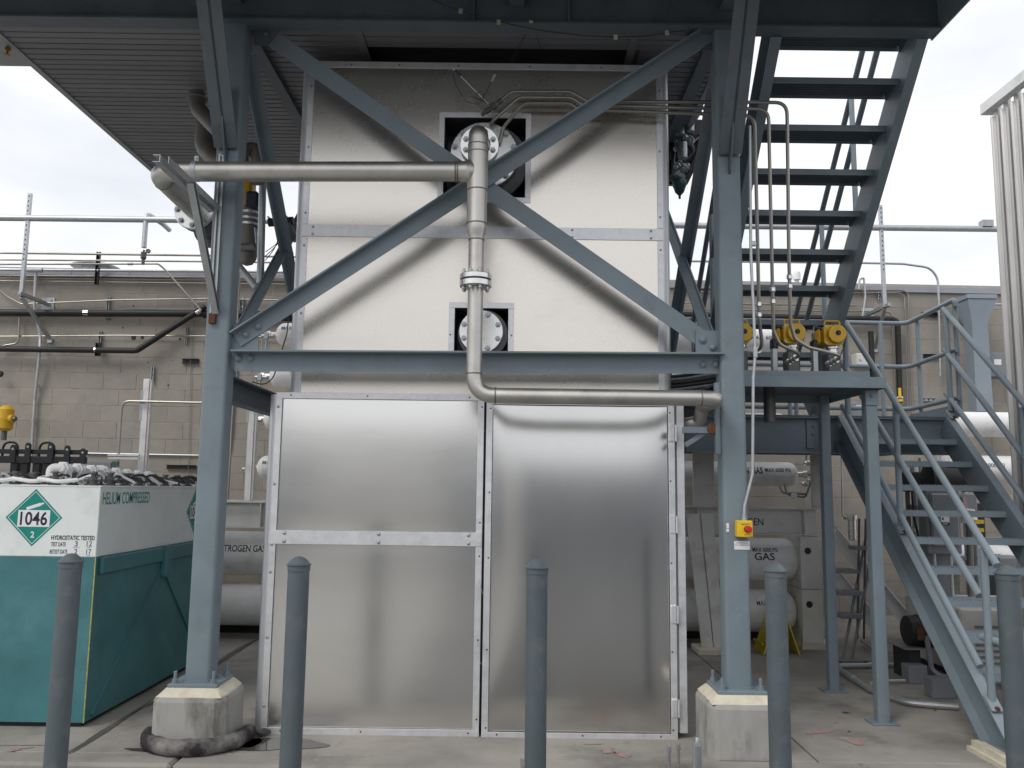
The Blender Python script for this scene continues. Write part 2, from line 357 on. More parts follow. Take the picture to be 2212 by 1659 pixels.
bm_ = B().box((-BL/2+.0035, -.010, -BH/2+.0035), (BL/2-.0035, .03, BH/2-.0035), .002).mesh('block')
bm_.materials.append(BLOCKM)
rest = B(); nb = 0
for row in range(21):
    z = ZT - BH*(row+.5); offx = (row % 2)*BL/2
    for k in range(-24, 24):
        u = k*BL + offx
        if abs(u) > 9: continue
        if row < 13 and nb < 300 and (-6.9 < u < -2.5 or 2.0 < u < 6.7):
            o = put('block', bm_, None, bld, wp(u, z, random.uniform(-.0015, .0015)) - bld.location); o.rotation_euler.z = wa; nb += 1
        elif z > .05: wbox(rest, u-BL/2+.004, u+BL/2-.004, z-BH/2+.004, z+BH/2-.004, -.03, .010)
ro_ = part('block_remainder', rest, BLOCKM, bld); ro_['kind'] = 'stuff'
hb = B()
for x, y, r_ in [(289.2, 729.6, 5.6), (308, 729.6, 3.9), (389.5, 733, 2.8), (266, 708, 1.6), (289, 661, 1.8), (320, 783, 1.3), (364, 832, 1.8), (374, 779, 1.2)]:
    p = wall(x, y, .004); hb.lathe(p, (0, -1, 0), [(0, r_/172), (.008, r_/172)], 12)
part('hole', hb, BLACK, bld)
def vent(cx, cy, w, Y, lab, white=0):
    t = thing('roof_vent', lab, 'vent', at(cx, cy, Y) - Z_*.14); p = at(cx, cy, Y)
    part('stack', B().lathe(p - Z_*.14, Z_, [(0, w*.28), (.14, w*.28)], 16), GALV, t)
    part('cap', B().lathe(p - Z_*.02, Z_, [(0, w*.5), (.01, w*.5), (.055, w*.3), (.08, 0)] if not white else [(-.06, w*.5), (.03, w*.5), (.05, w*.4), (.055, 0)], 20), GALV if not white else WHITE, t)
vent(208, 576, .62, 10.9, 'wide mushroom shaped roof vent above the block wall at the left')
vent(1721, 592, .10, 10.9, 'small white roof vent cap seen between the stair treads', 1)

# ------------------------------------------------------------------ concrete piers
XL, XR, YC = -1.932, 1.437, 5.41
CW = .158; CF = YC-CW/2
def pier(name, x, lab, wmul=1.):
    t = thing(name, lab, 'pier', (x, YC, 0)); h = .315; a = .222; c = .055
    oc = [(-a+c, -a), (a-c, -a), (a, -a+c), (a, a-c), (a-c, a), (-a+c, a), (-a, a-c), (-a, -a+c)]
    b = B(); n = 8; lv = [(0, 1.0), (h-.025, 1.0), (h, .955)]
    for z, s_ in lv: b.v += [V((x+p[0]*s_, YC+p[1]*s_, z)) for p in oc]
    for k in range(2): b.f += [(k*8+i, k*8+(i+1) % 8, k*8+8+(i+1) % 8, k*8+8+i) for i in range(8)]
    b.f += [tuple(range(8)), tuple(range(16, 24))]
    part('plinth', b, PIERM, t, smooth=20)
    g0, g1 = .200, .158; z0, z1 = h, h+.046; g = B()
    rr = random.Random(int(x*10))
    ring = lambda g_, z: [V((x+sx*g_, YC+sy*g_, z)) for sx, sy in ((-1, -1), (1, -1), (1, 1), (-1, 1))]
    N = 8; lo, hi = ring(g0, z0), ring(g1, z1); vs0, vs1 = [], []
    for i in range(4):
        for k in range(N):
            q = k/N; j = rr.uniform(-.006, .006)
            vs0.append(lo[i].lerp(lo[(i+1) % 4], q) + V((j, j, 0))); vs1.append(hi[i].lerp(hi[(i+1) % 4], q) + V((j*.4, j*.4, 0)))
    n = 4*N; g.add(vs0+vs1, [(i, (i+1) % n, n+(i+1) % n, n+i) for i in range(n)] + [tuple(range(n)), tuple(range(n, 2*n))])
    part('grout_cap', g, GROUT, t, smooth=50)
pier('concrete_pier', XL, 'grey concrete pier with cream grout cap, ringed by a dirty absorbent sock')
pier('concrete_pier', XR, 'stained concrete pier with cream grout cap below the yellow stop button column')
ZP = .36
sk = B(); pts = []; rs = []
for k in range(40):
    a = R(172 + 210*k/39); w = 1 + .012*math.sin(k*.9)
    pts.append(V((XL + .005 + .292*w*math.cos(a), YC - .0 + .285*w*math.sin(a), .050))); rs.append((.049 + .002*math.sin(k*1.7) + .002*math.sin(k*.7)) * (1 if 1 < k < 38 else .7))
sk.tube(pts, rs, 14)
sk.tube([pts[-1], pts[-1]+V((.05, .02, -.01)), pts[-1]+V((.09, .03, -.025)), pts[-1]+V((.13, .06, -.03))], [.03, .02, .03, .012], 8)
solo('absorbent_sock', sk, SOCKM, 'dirty grey absorbent sock curled round the foot of the left pier', 'sock')

# ------------------------------------------------------------------ steel frame of the tower
fr = thing('steel_tower', 'grey blue steel tower with two columns, crossed braces and overhanging top beam', 'steel tower', (0, YC, 0))
ZB = 4.735                      # underside of the top beam
prof = rrect(CW, CW, .024, 5)
for x, sg in ((XL, -1), (XR, 1)):
    c = part('column', B().bar((x, YC, ZP+.02), (x, YC, ZB+.3), prof, Y_), BLUE, fr)
    bp_ = part('base_plate', B().box((x-.152, YC-.152, ZP+.001), (x+.152, YC+.152, ZP+.022), .003), BLUE, c)
    part('weld_bead', B().bar((x, YC, ZP+.02), (x, YC, ZP+.034), rrect(CW+.022, CW+.022, .03, 5), Y_), BLUE, c)
    for sx in (-1, 1):
        for sy in (-1, 1):
            b = B(); p = V((x+sx*.118, YC+sy*.118, ZP+.022)); b.lathe(p, Z_, [(0, .026), (.005, .026), (.005, .019), (.026, .019), (.026, .011), (.07, .011), (.072, .008)], 8)
            part('anchor_bolt', b, BLUE, c)
# top beam: channel with 7 cm flange, web to the front
part('top_beam', B().prism([(-9, CF-.01, ZB), (-9, CF+.085, ZB), (-9, CF+.085, ZB+.014), (-9, CF+.012, ZB+.014), (-9, CF+.012, ZB+.34), (-9, CF-.01, ZB+.34)], (9+2.887, 0, 0)), BLUE_SHADE, fr)
part('flange_lip', B().box((-9, CF-.055, ZB-.002), (2.887, CF-.0101, ZB+.012)), BLUE_SHADE, fr)
for x in (-.3, .35): part('stiffener', B().box((x, CF-.05, ZB+.012), (x+.012, CF-.011, ZB+.33)), BLUE_SHADE, fr)
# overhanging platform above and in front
part('platform_deck', B().box((-9, 3.9, ZB+.34), (2.9, CF+.01, ZB+.40)), BLUE_SHADE, fr)
part('platform_deck', B().box((-3.7, CF+.011, ZB+.34), (1.53, 8.4, ZB+.40)), BLUE_SHADE, fr)
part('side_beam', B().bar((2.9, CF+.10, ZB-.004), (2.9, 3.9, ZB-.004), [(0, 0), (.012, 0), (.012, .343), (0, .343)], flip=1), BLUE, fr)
part('front_beam', B().box((-9, 3.9, ZB), (2.9, 3.96, ZB+.34)), BLUE_SHADE, fr)
for x in (-6.2, -4.2, XL, 0, XR): part('joist', B().bar((x, 3.96, ZB+.13), (x, CF-.012, ZB+.13), Iprof(.10, .21, .01, .008)), BLUE_SHADE, fr)
# knee braces: pairs of angles on a fin plate
for x in (XL, XR):
    p0, p1 = V((x, CF-.03, 3.83)), V((x, 4.70, ZB+.14))
    for sgn in (-1, 1):
        k = part('knee_brace', B().bar(p0+V((sgn*.009, 0, 0)), p1+V((sgn*.009, 0, 0)), [(sgn*a, b) for a, b in Lprof(.088, .088, .010)], flip=1), BLUE_SHADE, fr)
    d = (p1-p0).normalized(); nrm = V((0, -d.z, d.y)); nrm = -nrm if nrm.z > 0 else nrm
    part('fin_plate', B().prism([(x-.006, CF, 3.70), (x-.006, CF, 4.25), (x-.006, CF-.20, 4.33), (x-.006, CF-.12, 3.95), (x-.006, CF-.035, 3.72)], (.012, 0, 0)), BLUE_SHADE, fr)
    for q in (.08, .17, .27):
        for sgn in (-1, 1):
            part('bolt', B().bolt(p0 + d*q + V((sgn*.019, 0, 0)) + Z_*.05 + nrm*0, (sgn, 0, 0), .014), BLUE_SHADE, fr)
# X bracing, strut and gussets
def plate(poly, y, t, mt=BLUE): return part('gusset_plate', B().prism([V((p[0], y, p[1])) for p in poly], (0, t, 0)), mt, fr)
def px(x, y, Y=YC-.005): p = at(x, y, Y); return (p.x, p.z)
plate([px(493, 702), px(558, 702), px(558, 797), px(493, 797)], YC-.006, .012)
plate([px(1503, 714), px(1566, 714), px(1566, 768.5), px(1503, 768.5)], YC-.006, .012)
plate([px(1480, 768), px(1566, 768.5), px(1566, 806), px(1540, 806)], YC-.0058, .0116)
plate([px(548, 50), px(600, 50), px(604, 66), px(577, 97), px(548, 97)], YC-.006, .012, BLUE_SHADE)
plate([px(1478, 70), px(1498, 55), px(1566, 55), px(1566, 108), px(1500, 108)], YC-.006, .012, BLUE_SHADE)
def brace(name, a, b, Y, w, lip, front, mt=BLUE):
    p0, p1 = at(*a, Y), at(*b, Y); d = (p1-p0).normalized(); n = V((-d.z, 0, d.x)); n = n if n.z > 0 else -n; s = -1 if front else 1
    t = .011; pr = [(-w/2, 0), (w/2, 0), (w/2, s*lip), (w/2-t, s*lip), (w/2-t, s*t), (-w/2, s*t)]
    if front: pr = [(q, r_) for q, r_ in pr]
    o = part(name, B().prism([p0 + n*q + Y_*r_ for q, r_ in pr], p1-p0), mt, fr)
    return o, p0, p1, d, n
bA, p0, p1, d, n = brace('cross_brace', (512, 735), (1548, 66), YC-.0065, .105, .078, True)
for q in (.07, .165): part('bolt', B().rivet(p0 + d*q*1.0 - Y_*.011 + n*-.004, (0, -1, 0), .024), BLUE, bA)
bB, p0, p1, d, n = brace('cross_brace', (556, 60), (1552, 756), YC+.0065, .115, .10, False)
for x, y in ((1517.8, 734.5), (1539.6, 750.6)): part('bolt', B().rivet(at(x, y, YC-.006), (0, -1, 0), .024), BLUE, fr)
st_, p0, p1, d, n = brace('strut', (508, 781), (1559, 787), YC-.0062, .128, .10, True)
for x, y in ((516, 774.5), (542, 774.5), (1518.5, 787.5), (1545, 787.5)): part('bolt', B().rivet(at(x, y, YC-.0175), (0, -1, 0), .023), BLUE, st_)
for x in (XL, XR): part('bolt', B().rivet(at(1545 if x > 0 else 574, 80 if x > 0 else 72, YC-.007), (0, -1, 0), .018), BLUE_SHADE, fr)
# rear half of the tower: rear columns, depth beams, side braces
YR = 8.0
for x, s in ((XL, 1), (XR, -1)):
    xr = x + (.32 if x < 0 else -.30); part('rear_column', B().bar((xr, YR, 0), (xr, YR, ZB+.3), prof, Y_), BLUE, fr)
    part('depth_beam', B().bar((x, YC+CW/2, 2.14), (x, YR-CW/2, 2.14), Cprof(.09*s, .17, .012)), BLUE_SHADE, fr)
    part('depth_beam', B().bar((x, YC+CW/2, ZB), (x, YR-CW/2, ZB), Cprof(.09*s, .04, .012)), BLUE_SHADE, fr)
    for a, b in (((4.55, YC+.1), (2.38, YR-.12)), ((2.40, YC+.08), (4.55, YR-.12))):
        k = .02 if a[0] > 3 else -.02
        part('side_brace', B().bar((x+k, a[1], a[0]), (x+k, b[1], b[0]), [(s*u, v) for u, v in Lprof(.012, .10, .012)] if 0 else rect(.012, .105)), BLUE, fr)
        part('side_brace_leg', B().bar((x+k+s*.04, a[1], a[0]+.05), (x+k+s*.04, b[1], b[0]+.05), rect(.08, .010)), BLUE, fr)
    part('gusset_plate', B().box((x-.006, YC+CW/2, 2.28), (x+.006, YC+.32, 2.62)), BLUE, fr)

# ------------------------------------------------------------------ soffit under the platform: planks with recessed joints
SX0, SX1, SY0, SY1, SZ = -3.71, 1.53, CF+.086, 8.30, ZB+.05
sof = thing('canopy_soffit', 'dark grey ceiling of narrow metal planks under the platform', 'ceiling', (SX0, SY0, SZ))
for a_, b_ in (((SX0, SY0), (SX1, 5.722)), ((SX0, 5.7221), (-1.10, SY1)), ((.86, 5.7221), (SX1, SY1))): part('backing', B().box((*a_, SZ+.02), (*b_, SZ+.03)), SOFF, sof)
y = SY0; k = 0
HX0, HX1, HY = -1.10, .86, 5.725      # opening over the enclosure
def plank(x0, x1, y0, y1):
    j = random.uniform(-.0015, .0015)
    part('plank', B().prism([(x0, y0, SZ+.019), (x0, y0+.003, SZ+j), (x0, y1-.014, SZ+j), (x0, y1-.010, SZ+.010), (x0, y1, SZ+.010), (x0, y1, SZ+.019)], (x1-x0, 0, 0)), SOFF, sof)
while y < SY1-.02:
    y1 = min(y+.0762, SY1)
    if y1 <= HY: plank(SX0+.02, SX1-.02, y, y1)
    else:
        plank(SX0+.02, HX0-.05, y, y1); plank(HX1+.05, SX1-.02, y, y1)
    y = y1; k += 1
part('opening_shade_board', B().box((-1.10, 5.7221, SZ+.06), (.86, SY1, SZ+.07)), BLACK, sof)  # black sheet standing in for the darkness inside the opening
part('edge_trim', B().box((SX0-.03, SY0, SZ-.012), (SX0+.02, SY1+.02, SZ+.34)), SOFT, sof)
part('edge_trim', B().box((SX1-.02, SY0, SZ-.012), (SX1+.03, SY1+.02, SZ+.34)), SOFT, sof)
part('edge_trim', B().box((SX0+.02, SY1-.0, SZ-.012), (SX1-.02, SY1+.03, SZ+.34)), SOFT, sof)
for x in (HX0, HX1): part('cover_strip', B().box((x-.05, SY0+.001, SZ-.012), (x+.01, HY+1.9, SZ-.002)), SOFF, sof)
cn = thing('neighbouring_canopy', 'grey canopy edge in the top left corner beyond the plank ceiling', 'canopy', (-6, 5.6, 4.95))
part('panel', B().box((-9, 5.36, 4.98), (-3.80, gnd(30, 143, 4.98).y, 5.10)), SOFT, cn)
sp_ = B().lathe(at(17, 104, 5.75), (0, 0, -1), [(-.1, .012), (0, .012), (.0, .02), (.02, .02), (.02, .008), (.05, .008), (.05, .022), (.055, .022)], 10)
solo('sprinkler_head', sp_, mat('brass', (.45, .26, .06), .35, .9, .1), 'small brass sprinkler head under the canopy in the top left corner', 'sprinkler')

# ================================================================== aluminium enclosure
YU, YL = 5.72, 5.62
en = thing('aluminium_enclosure', 'tall aluminium clad enclosure with two pipe openings and doors below', 'enclosure', (-.2, 6.7, 0))
def zz(y, Y, x=1040): return at(x, y, Y).z
UX0, UX1 = at(634, 560, YU).x, at(1449, 560, YU).x
UZ0, UZ1 = zz(853, YU)-.1, zz(138, YU)
LX0, LX1 = at(561, 1250, YL).x, at(1481, 1250, YL).x
LZ0, LZ1 = .035, zz(857, YL)
def shell(x0, x1, y0, y1, z0, z1, r, name, back=.05):
    """rounded front corners, open front"""
    o, i = [], []; n = 8
    for k in range(n+1):
        a = R(270-90*k/n); o.append((x0+r+r*math.cos(a), y0+r+r*math.sin(a)))
    left = o + [(x0, y1)]; right = [(x0+x1-p[0], p[1]) for p in left]
    for pl, nm in ((left, 'corner_post'), (right, 'corner_post')):
        inn = [(p[0] + (.03 if pl is left else -.03), max(p[1], y0+.004)+.03) for p in pl]
        poly = pl + inn[::-1]
        part(nm, B().prism([V((p[0], p[1], z0)) for p in poly], (0, 0, z1-z0)), ROLL, en, smooth=40)
    part('back_wall', B().box((x0, y1, z0), (x1, y1+.03, z1)), ALU, en)
    part('top_cover', B().box((x0+.03, y0+.06, z1-.02), (x1-.03, y1, z1-.004)), ALU, en)
shell(UX0, UX1, YU, 7.55, UZ0, UZ1, .05, 'upper')
shell(LX0, LX1, YL+.006, 7.5, LZ0, LZ1, .05, 'lower')
def sheet(name, x0, x1, z0, z1, y, mt, hole=None, bulge=0, nx=1, nz=1, t=.002, parent=en):
    b = B()
    if hole:
        hx0, hx1, hz0, hz1 = hole; X = [x0, hx0, hx1, x1]; Z = [z0, hz0, hz1, z1]
        for i in range(3):
            for j in range(3):
                if i == 1 and j == 1: continue
                b.box((X[i], y, Z[j]), (X[i+1], y+t, Z[j+1]))
        bm = bmesh.new(); vs = [bm.verts.new(v) for v in b.v]
        b2 = B()                                       # one skin: front faces only, plus the outer rim
        for i in range(3):
            for j in range(3):
                if i == 1 and j == 1: continue
                b2.add([(X[i], y, Z[j]), (X[i+1], y, Z[j]), (X[i+1], y, Z[j+1]), (X[i], y, Z[j+1])], [(0, 1, 2, 3)])
        bm.free(); b = b2
        o = part(name, b, mt, parent)
        mm = o.data; bm = bmesh.new(); bm.from_mesh(mm); bmesh.ops.remove_doubles(bm, verts=bm.verts, dist=1e-5)
        r_ = bmesh.ops.solidify(bm, geom=bm.faces[:], thickness=t); bm.to_mesh(mm); bm.free(); mm.polygons.foreach_set('use_smooth', [False]*len(mm.polygons)); return o
    vs, fs = [], []
    for j in range(nz+1):
        for i in range(nx+1):
            u, v = 2*i/nx-1, 2*j/nz-1
            vs.append((x0+(x1-x0)*i/nx, y-.0-bulge*(1-abs(u)**5.0)*(1-abs(v)**4.5), z0+(z1-z0)*j/nz))
    w = nx+1
    for j in range(nz):
        for i in range(nx): fs.append((j*w+i, j*w+i+1, (j+1)*w+i+1, (j+1)*w+i))
    b.add(vs, fs)
    o = part(name, b, mt, parent, smooth=60); mm = o.data; bm = bmesh.new(); bm.from_mesh(mm); bmesh.ops.solidify(bm, geom=bm.faces[:], thickness=t); bm.to_mesh(mm); bm.free(); mm.set_sharp_from_angle(angle=R(30)); return o
r5 = .05
zj = zz(503, YU)            # joint between the two upper sheets
ho = (at(959, 340, YU).x, at(1135, 340, YU).x, zz(426, YU), zz(255, YU))
hl = (at(981.5, 720, YU).x, at(1097.5, 720, YU).x, zz(783, YU), zz(666, YU))
sheet('cladding_sheet', UX0+r5, UX1-r5, zj, UZ1-.002, YU-.001, ALU, ho)
sheet('cladding_sheet', UX0+r5, UX1-r5, LZ1-.05, zj-.002, YU-.001, ALU, hl)
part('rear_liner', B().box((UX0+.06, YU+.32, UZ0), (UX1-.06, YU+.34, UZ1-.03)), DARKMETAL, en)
def strip(x0, x1, z0, z1, y, t=.004, mt=TRIM, name='trim_strip', parent=en, c=.0012): return part(name, B().box((x0, y-t, z0), (x1, y, z1), c), mt, parent)
yf = YU-.0015
tw = .042
def screws(pts, y, r=.0075, parent=en, mt=BOLTM):
    for x, z in pts: part('screw', B().rivet((x, y, z), (0, -1, 0), r), mt, parent)
def holes(pts, y, r=.0058, parent=en):
    for x, z in pts: part('rivet_hole', B().lathe((x, y, z), (0, -1, 0), [(0, r), (.0012, r)], 10), BLACK, parent)
for x0 in (UX0+r5+.001, UX1-r5-tw-.001):
    strip(x0, x0+tw, zj+.048, UZ1-.045, yf); strip(x0, x0+tw, LZ1-.04, zj-.046, yf)
    screws([(x0+tw/2, zj+d) for d in (.13, .62, 1.08)] + [(x0+tw/2, zj-d) for d in (.11, .60)], yf-.004)
strip(UX0+r5, UX1-r5, zj-.042, zj+.044, yf-.001, .005)
screws([(x, zj+s*.026) for x in (UX0+.13, UX0+.72, UX1-.7, UX1-.14) for s in (-1, 1)], yf-.006, .008)
strip(UX0-.002, UX1+.002, UZ1-.043, UZ1+.004, yf-.0005)
holes([(x, UZ1-.02) for x in (-1.2, -.85, -.42, .1, .62, .95)], yf-.0045)
def frame_(h, w, mt, y, scr):
    x0, x1, z0, z1 = h
    strip(x0-w, x1+w, z1, z1+w, y, .005, mt, 'opening_trim'); strip(x0-w, x1+w, z0-w, z0, y, .005, mt, 'opening_trim')
    strip(x0-w, x0, z0+.0005, z1-.0005, y, .005, mt, 'opening_trim'); strip(x1, x1+w, z0+.0005, z1-.0005, y, .005, mt, 'opening_trim')
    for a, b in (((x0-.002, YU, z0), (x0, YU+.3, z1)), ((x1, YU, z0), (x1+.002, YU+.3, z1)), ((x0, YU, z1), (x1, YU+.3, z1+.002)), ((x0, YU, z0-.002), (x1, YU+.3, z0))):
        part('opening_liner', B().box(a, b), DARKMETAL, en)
    holes(scr, y-.005)
frame_(ho, .040, TRIM, yf, [])
frame_(hl, .040, TRIM, yf, [(hl[0]-.028, (hl[2]+hl[3])/2-.0), (hl[1]+.024, (hl[2]+hl[3])/2)])

# ---- lower doors
def xl(x, y=1300): return at(x, y, YL).x
LD = thing('cabinet_door', 'wide left aluminium panel door with riveted mid rail on the enclosure', 'door', (xl(590), YL, .05))
dx0, dx1 = xl(579.5, 1250), xl(1040, 1250); dz0, dz1 = zz(1590, YL), zz(853, YL); sw = .042
zm0, zm1 = zz(1180, YL), zz(1150, YL)
yd = YL-.002
sheet('upper_panel', dx0+.02, dx1-.02, zm0+.03, dz1-.02, yd, ALUL, None, .010, 16, 16, parent=LD)
sheet('lower_panel', dx0+.02, dx1-.02, dz0+.02, zm1-.03, yd, ALUL, None, .008, 16, 20, parent=LD)
ys_ = yd-.011
strip(dx0, dx1, dz1-sw, dz1, ys_, .006, TRIM, 'top_rail', LD); strip(dx0, dx1, dz0, dz0+sw, ys_, .006, TRIM, 'bottom_rail', LD)
strip(dx0, dx0+sw, dz0+sw+.0005, dz1-sw-.0005, ys_, .006, TRIM, 'stile', LD); strip(dx1-sw, dx1, dz0+sw+.0005, dz1-sw-.0005, ys_, .006, TRIM, 'stile', LD)
strip(dx0-.004, dx1-.003, zm0, zm1, ys_-.0065, .005, TRIM, 'mid_rail', LD)
part('door_core', B().box((dx0+.003, yd-.0105, dz0+.003), (dx0+.02, YL+.03, dz1-.003)).box((dx1-.02, yd-.0105, dz0+.003), (dx1-.003, YL+.03, dz1-.003)), TRIM, LD)
for x in (dx0+.10, (dx0+dx1)/2+.02, dx1-.09):
    for s in (-1, 1): part('screw', B().rivet((x, ys_-.0115, (zm0+zm1)/2+s*.027), (0, -1, 0), .0105), BOLTM, LD)
for d in (.10, .62, 1.02, 1.20, 1.62, 2.05): part('screw', B().rivet((dx0+sw/2-.004, ys_-.006, dz1-d), (0, -1, 0), .0085), BOLTM, LD)
for x in (dx0+.1, dx0+.62, dx1-.10): holes([(x, dz1-.02), (x+.03, dz0+.022)], ys_-.006, parent=LD)
holes([(dx1-.016, dz1-d) for d in (.085, .86, 1.08, 1.62, 2.12)], ys_-.006, parent=LD)
RD = thing('cabinet_door', 'tall right aluminium door with four hinges, bowed sheet and darker reflection', 'door', (xl(1250), YL, .03))
ex0, ex1 = xl(1045.3, 1250), xl(1459, 1250); ez0, ez1 = zz(1597, YL-.012, 1250), zz(868, YL, 1250)
sheet('door_panel', ex0+.02, ex1-.02, ez0+.02, ez1-.012, yd-.004, ALUD, None, .045, 28, 64, parent=RD)
yr = yd-.018
strip(ex0, ex1, ez1-.026, ez1, yr-.0, .006, TRIM, 'top_rail', RD); strip(ex0, ex1, ez0, ez0+sw, yr, .006, TRIM, 'bottom_rail', RD)
strip(ex0, ex0+sw, ez0+sw+.0005, ez1-.0265, yr, .006, TRIM, 'stile', RD); strip(ex1-sw, ex1, ez0+sw+.0005, ez1-.0265, yr, .006, TRIM, 'stile', RD)
part('door_core', B().box((ex0+.003, yr+.0005, ez0+.003), (ex0+.02, YL+.03, ez1-.003)).box((ex1-.02, yr+.0005, ez0+.003), (ex1-.003, YL+.03, ez1-.003)).box((ex0+.02, yr+.0005, ez1-.02), (ex1-.02, YL+.03, ez1-.003)).box((ex0+.02, yr+.0005, ez0+.003), (ex1-.02, YL+.03, ez0+.02)), TRIM, RD)
for y in (936, 1133, 1326, 1528):
    z = zz(y, YL, 1455); h = .056
    hg = part('hinge', B().box((ex1-.036, yr-.014, z-h), (ex1-.002, yr-.0061, z+h), .003), TRIM, RD)
    part('knuckle', B().tube([(ex1+.008, yr-.012, z-h), (ex1+.008, yr-.012, z+h)], .008, 10), TRIM, hg)
    part('weld_bead', B().tube(bend([(ex1-.002, yr-.007, z+h+.002), (ex1-.037, yr-.007, z+h+.002), (ex1-.037, yr-.007, z-h-.002), (ex1-.002, yr-.007, z-h-.002)], .006, 3), .0032, 6), TRIM, hg)
holes([(ex0+.028, ez1-d) for d in (.055, .62, 1.05, 1.64, 2.13)] + [(ex1-.03, ez1-d) for d in (.07, .53, 1.07, 1.64, 2.13)] + [(x, ez0+.026) for x in (ex0+.1, (ex0+ex1)/2+.02, ex1-.11)] + [((ex0+ex1)/2+.05, ez1-.013), (ex1-.1, ez1-.013)], yr-.006, parent=RD)
strip(ex1+.018, LX1-.0, LZ0, LZ1, YL-.002, .006, TRIM, 'jamb')
part('jamb_return', B().box((LX1-.006, YL-.0019, LZ0), (LX1, YL+.1, LZ1)), TRIM, en)
part('dark_gap', B().box((dx1-.02, YL+.03, .05), (ex0+.03, YL+.05, LZ1-.03)).box((ex1-.02, YL+.03, .05), (ex1+.03, YL+.05, LZ1-.03)), BLACK, en)
wi = B()
for za, zb in ((2.01, 1.99), (1.0, .92), (.5, .47)): wi.tube(bend([(dx1-.016, ys_-.009, za), (dx1+.01, ys_-.012, min(za, zb)-.02), (ex0+.028, yr-.009, zb)], .02, 4), .0013, 5)
part('tie_wire', wi, GALV, LD)

# ================================================================== main process pipe
YP = 5.10
pp = thing('process_pipe', 'welded stainless pipe with tee, reducer, flanges and elbows in front of the enclosure', 'pipe', (at(1030, 850, YP).x, YP, 2.1))
r4, r3 = .0635, .0490
vx = at(1030.5, 450, YP).x
zt = zz(371, YP, 1030); zel = zz(300, YP, 1032); zbot = zz(857.5, YP, 1300)
# top elbow to the rear, tee run, reducer
part('top_elbow', B().tube([V((vx, YP, zel-.045))] + bend([(vx, YP, zel-.04), (vx, YP, zel+.035), (vx, YP+.17, zel+.035)], .085, 10)[1:], r4, 24), STEEL, pp)
part('tee', B().tube([(vx, YP, zt-.125), (vx, YP, zel-.046)], r4+.0015, 24).lathe((vx-.02, YP, zt), (-1, 0, 0), [(0, r4+.0), (.03, r4+.018), (.045, r4+.008), (.065, r4+.002), (.105, r4)], 24), STEEL, pp)
zr1, zr0 = zz(484, YP, 1030), zz(519, YP, 1030)
part('pipe_run', B().tube([(vx, YP, zr1), (vx, YP, zt-.125)], r4, 24), STEEL, pp)
part('reducer', B().lathe((vx, YP, zr1), (0, 0, -1), [(0, r4), (.02, r4), (.05, (r4*.75+r3*.25)), (.08, r3*.9+r4*.1), (zr1-zr0, r3)], 24), STEEL, pp)
zf1, zf0 = zz(590, YP, 1025), zz(623, YP, 1025); zfm = (zf1+zf0)/2
part('pipe_run', B().tube([(vx, YP, zf1-.01), (vx, YP, zr0)], r3, 22), STEEL, pp)
for a, b in ((zfm+.004, zf1-.012), (zf0+.008, zfm-.004)):
    fl_ = part('flange', B().lathe((vx, YP, a), Z_, [(0, .098), (.003, .101), (b-a-.003, .101), (b-a, .098)], 32), STEELB, pp)
part('gasket', B().lathe((vx, YP, zfm-.004), Z_, [(0, .092), (.008, .092)], 32), BLACK, pp)
for k in range(8):
    a = R(22.5+45*k); c = V((vx+.079*math.cos(a), YP+.079*math.sin(a), zf0-.012)); hh = zf1-zf0
    part('stud', B().lathe(c, Z_, [(-.004, .007), (0, .007), (0, .0125), (.014, .0125), (.014, .0075), (hh+.004, .0075), (hh+.004, .0125), (hh+.018, .0125), (hh+.018, .007), (hh+.034, .007)], 8), BOLTM, pp)
# lower run: elbow, long horizontal, elbow to the rear
ve = at(1571, 858, YP).x - r3
lowp = bend([(vx, YP, zf0+.01), (vx, YP, zbot), (ve, YP, zbot), (ve, YP+.45, zbot)], [.135, .115], 10)
i1 = min(range(len(lowp)), key=lambda i: abs(lowp[i].z-(zbot+.135)) + abs(lowp[i].x-vx))
part('pipe_run', B().tube(lowp[:2], r3, 22), STEEL, pp)
part('elbow', B().tube(lowp[1:12], r3, 22), STEEL, pp)
part('pipe_run', B().tube(lowp[11:13], r3, 22), STEEL, pp)
part('elbow', B().tube(lowp[12:], r3, 22), STEEL, pp)
# left run
zL = at(345, 371, YP); lx = at(313, 371, YP).x + .0635
e1 = V((lx, YP, zL.z)); e2 = at(418, 453, 5.72)
lp = bend([(vx-.12, YP, zt), e1, e2], .13, 10)
part('pipe_run', B().tube(lp[:2], r4, 24), STEEL, pp)
part('elbow', B().tube(lp[1:12], r4, 24), STEEL, pp)
part('pipe_run', B().tube(lp[11:], r4, 24), STEEL, pp)
def weld(c, d, r): return part('weld_ring', B().lathe(V(c)-V(d).normalized()*.005, d, [(0, r), (.002, r+.0028), (.005, r+.0036), (.008, r+.0028), (.010, r)], 24), WELD, pp)
for z in (zel-.047, zt+.125 if zt+.125 < zel-.06 else zt+.1, zt-.125, zr1): weld((vx, YP, z), Z_, r4)
weld((vx, YP, zr0), Z_, r3); weld(lowp[1], Z_, r3); weld(lowp[11], X_, r3); weld(lowp[12], X_, r3)
weld((vx-.126, YP, zt), X_, r4); weld((vx-.140, YP, zt), X_, r4); weld(lp[1], X_, r4); weld(lp[11], e2-e1, r4)
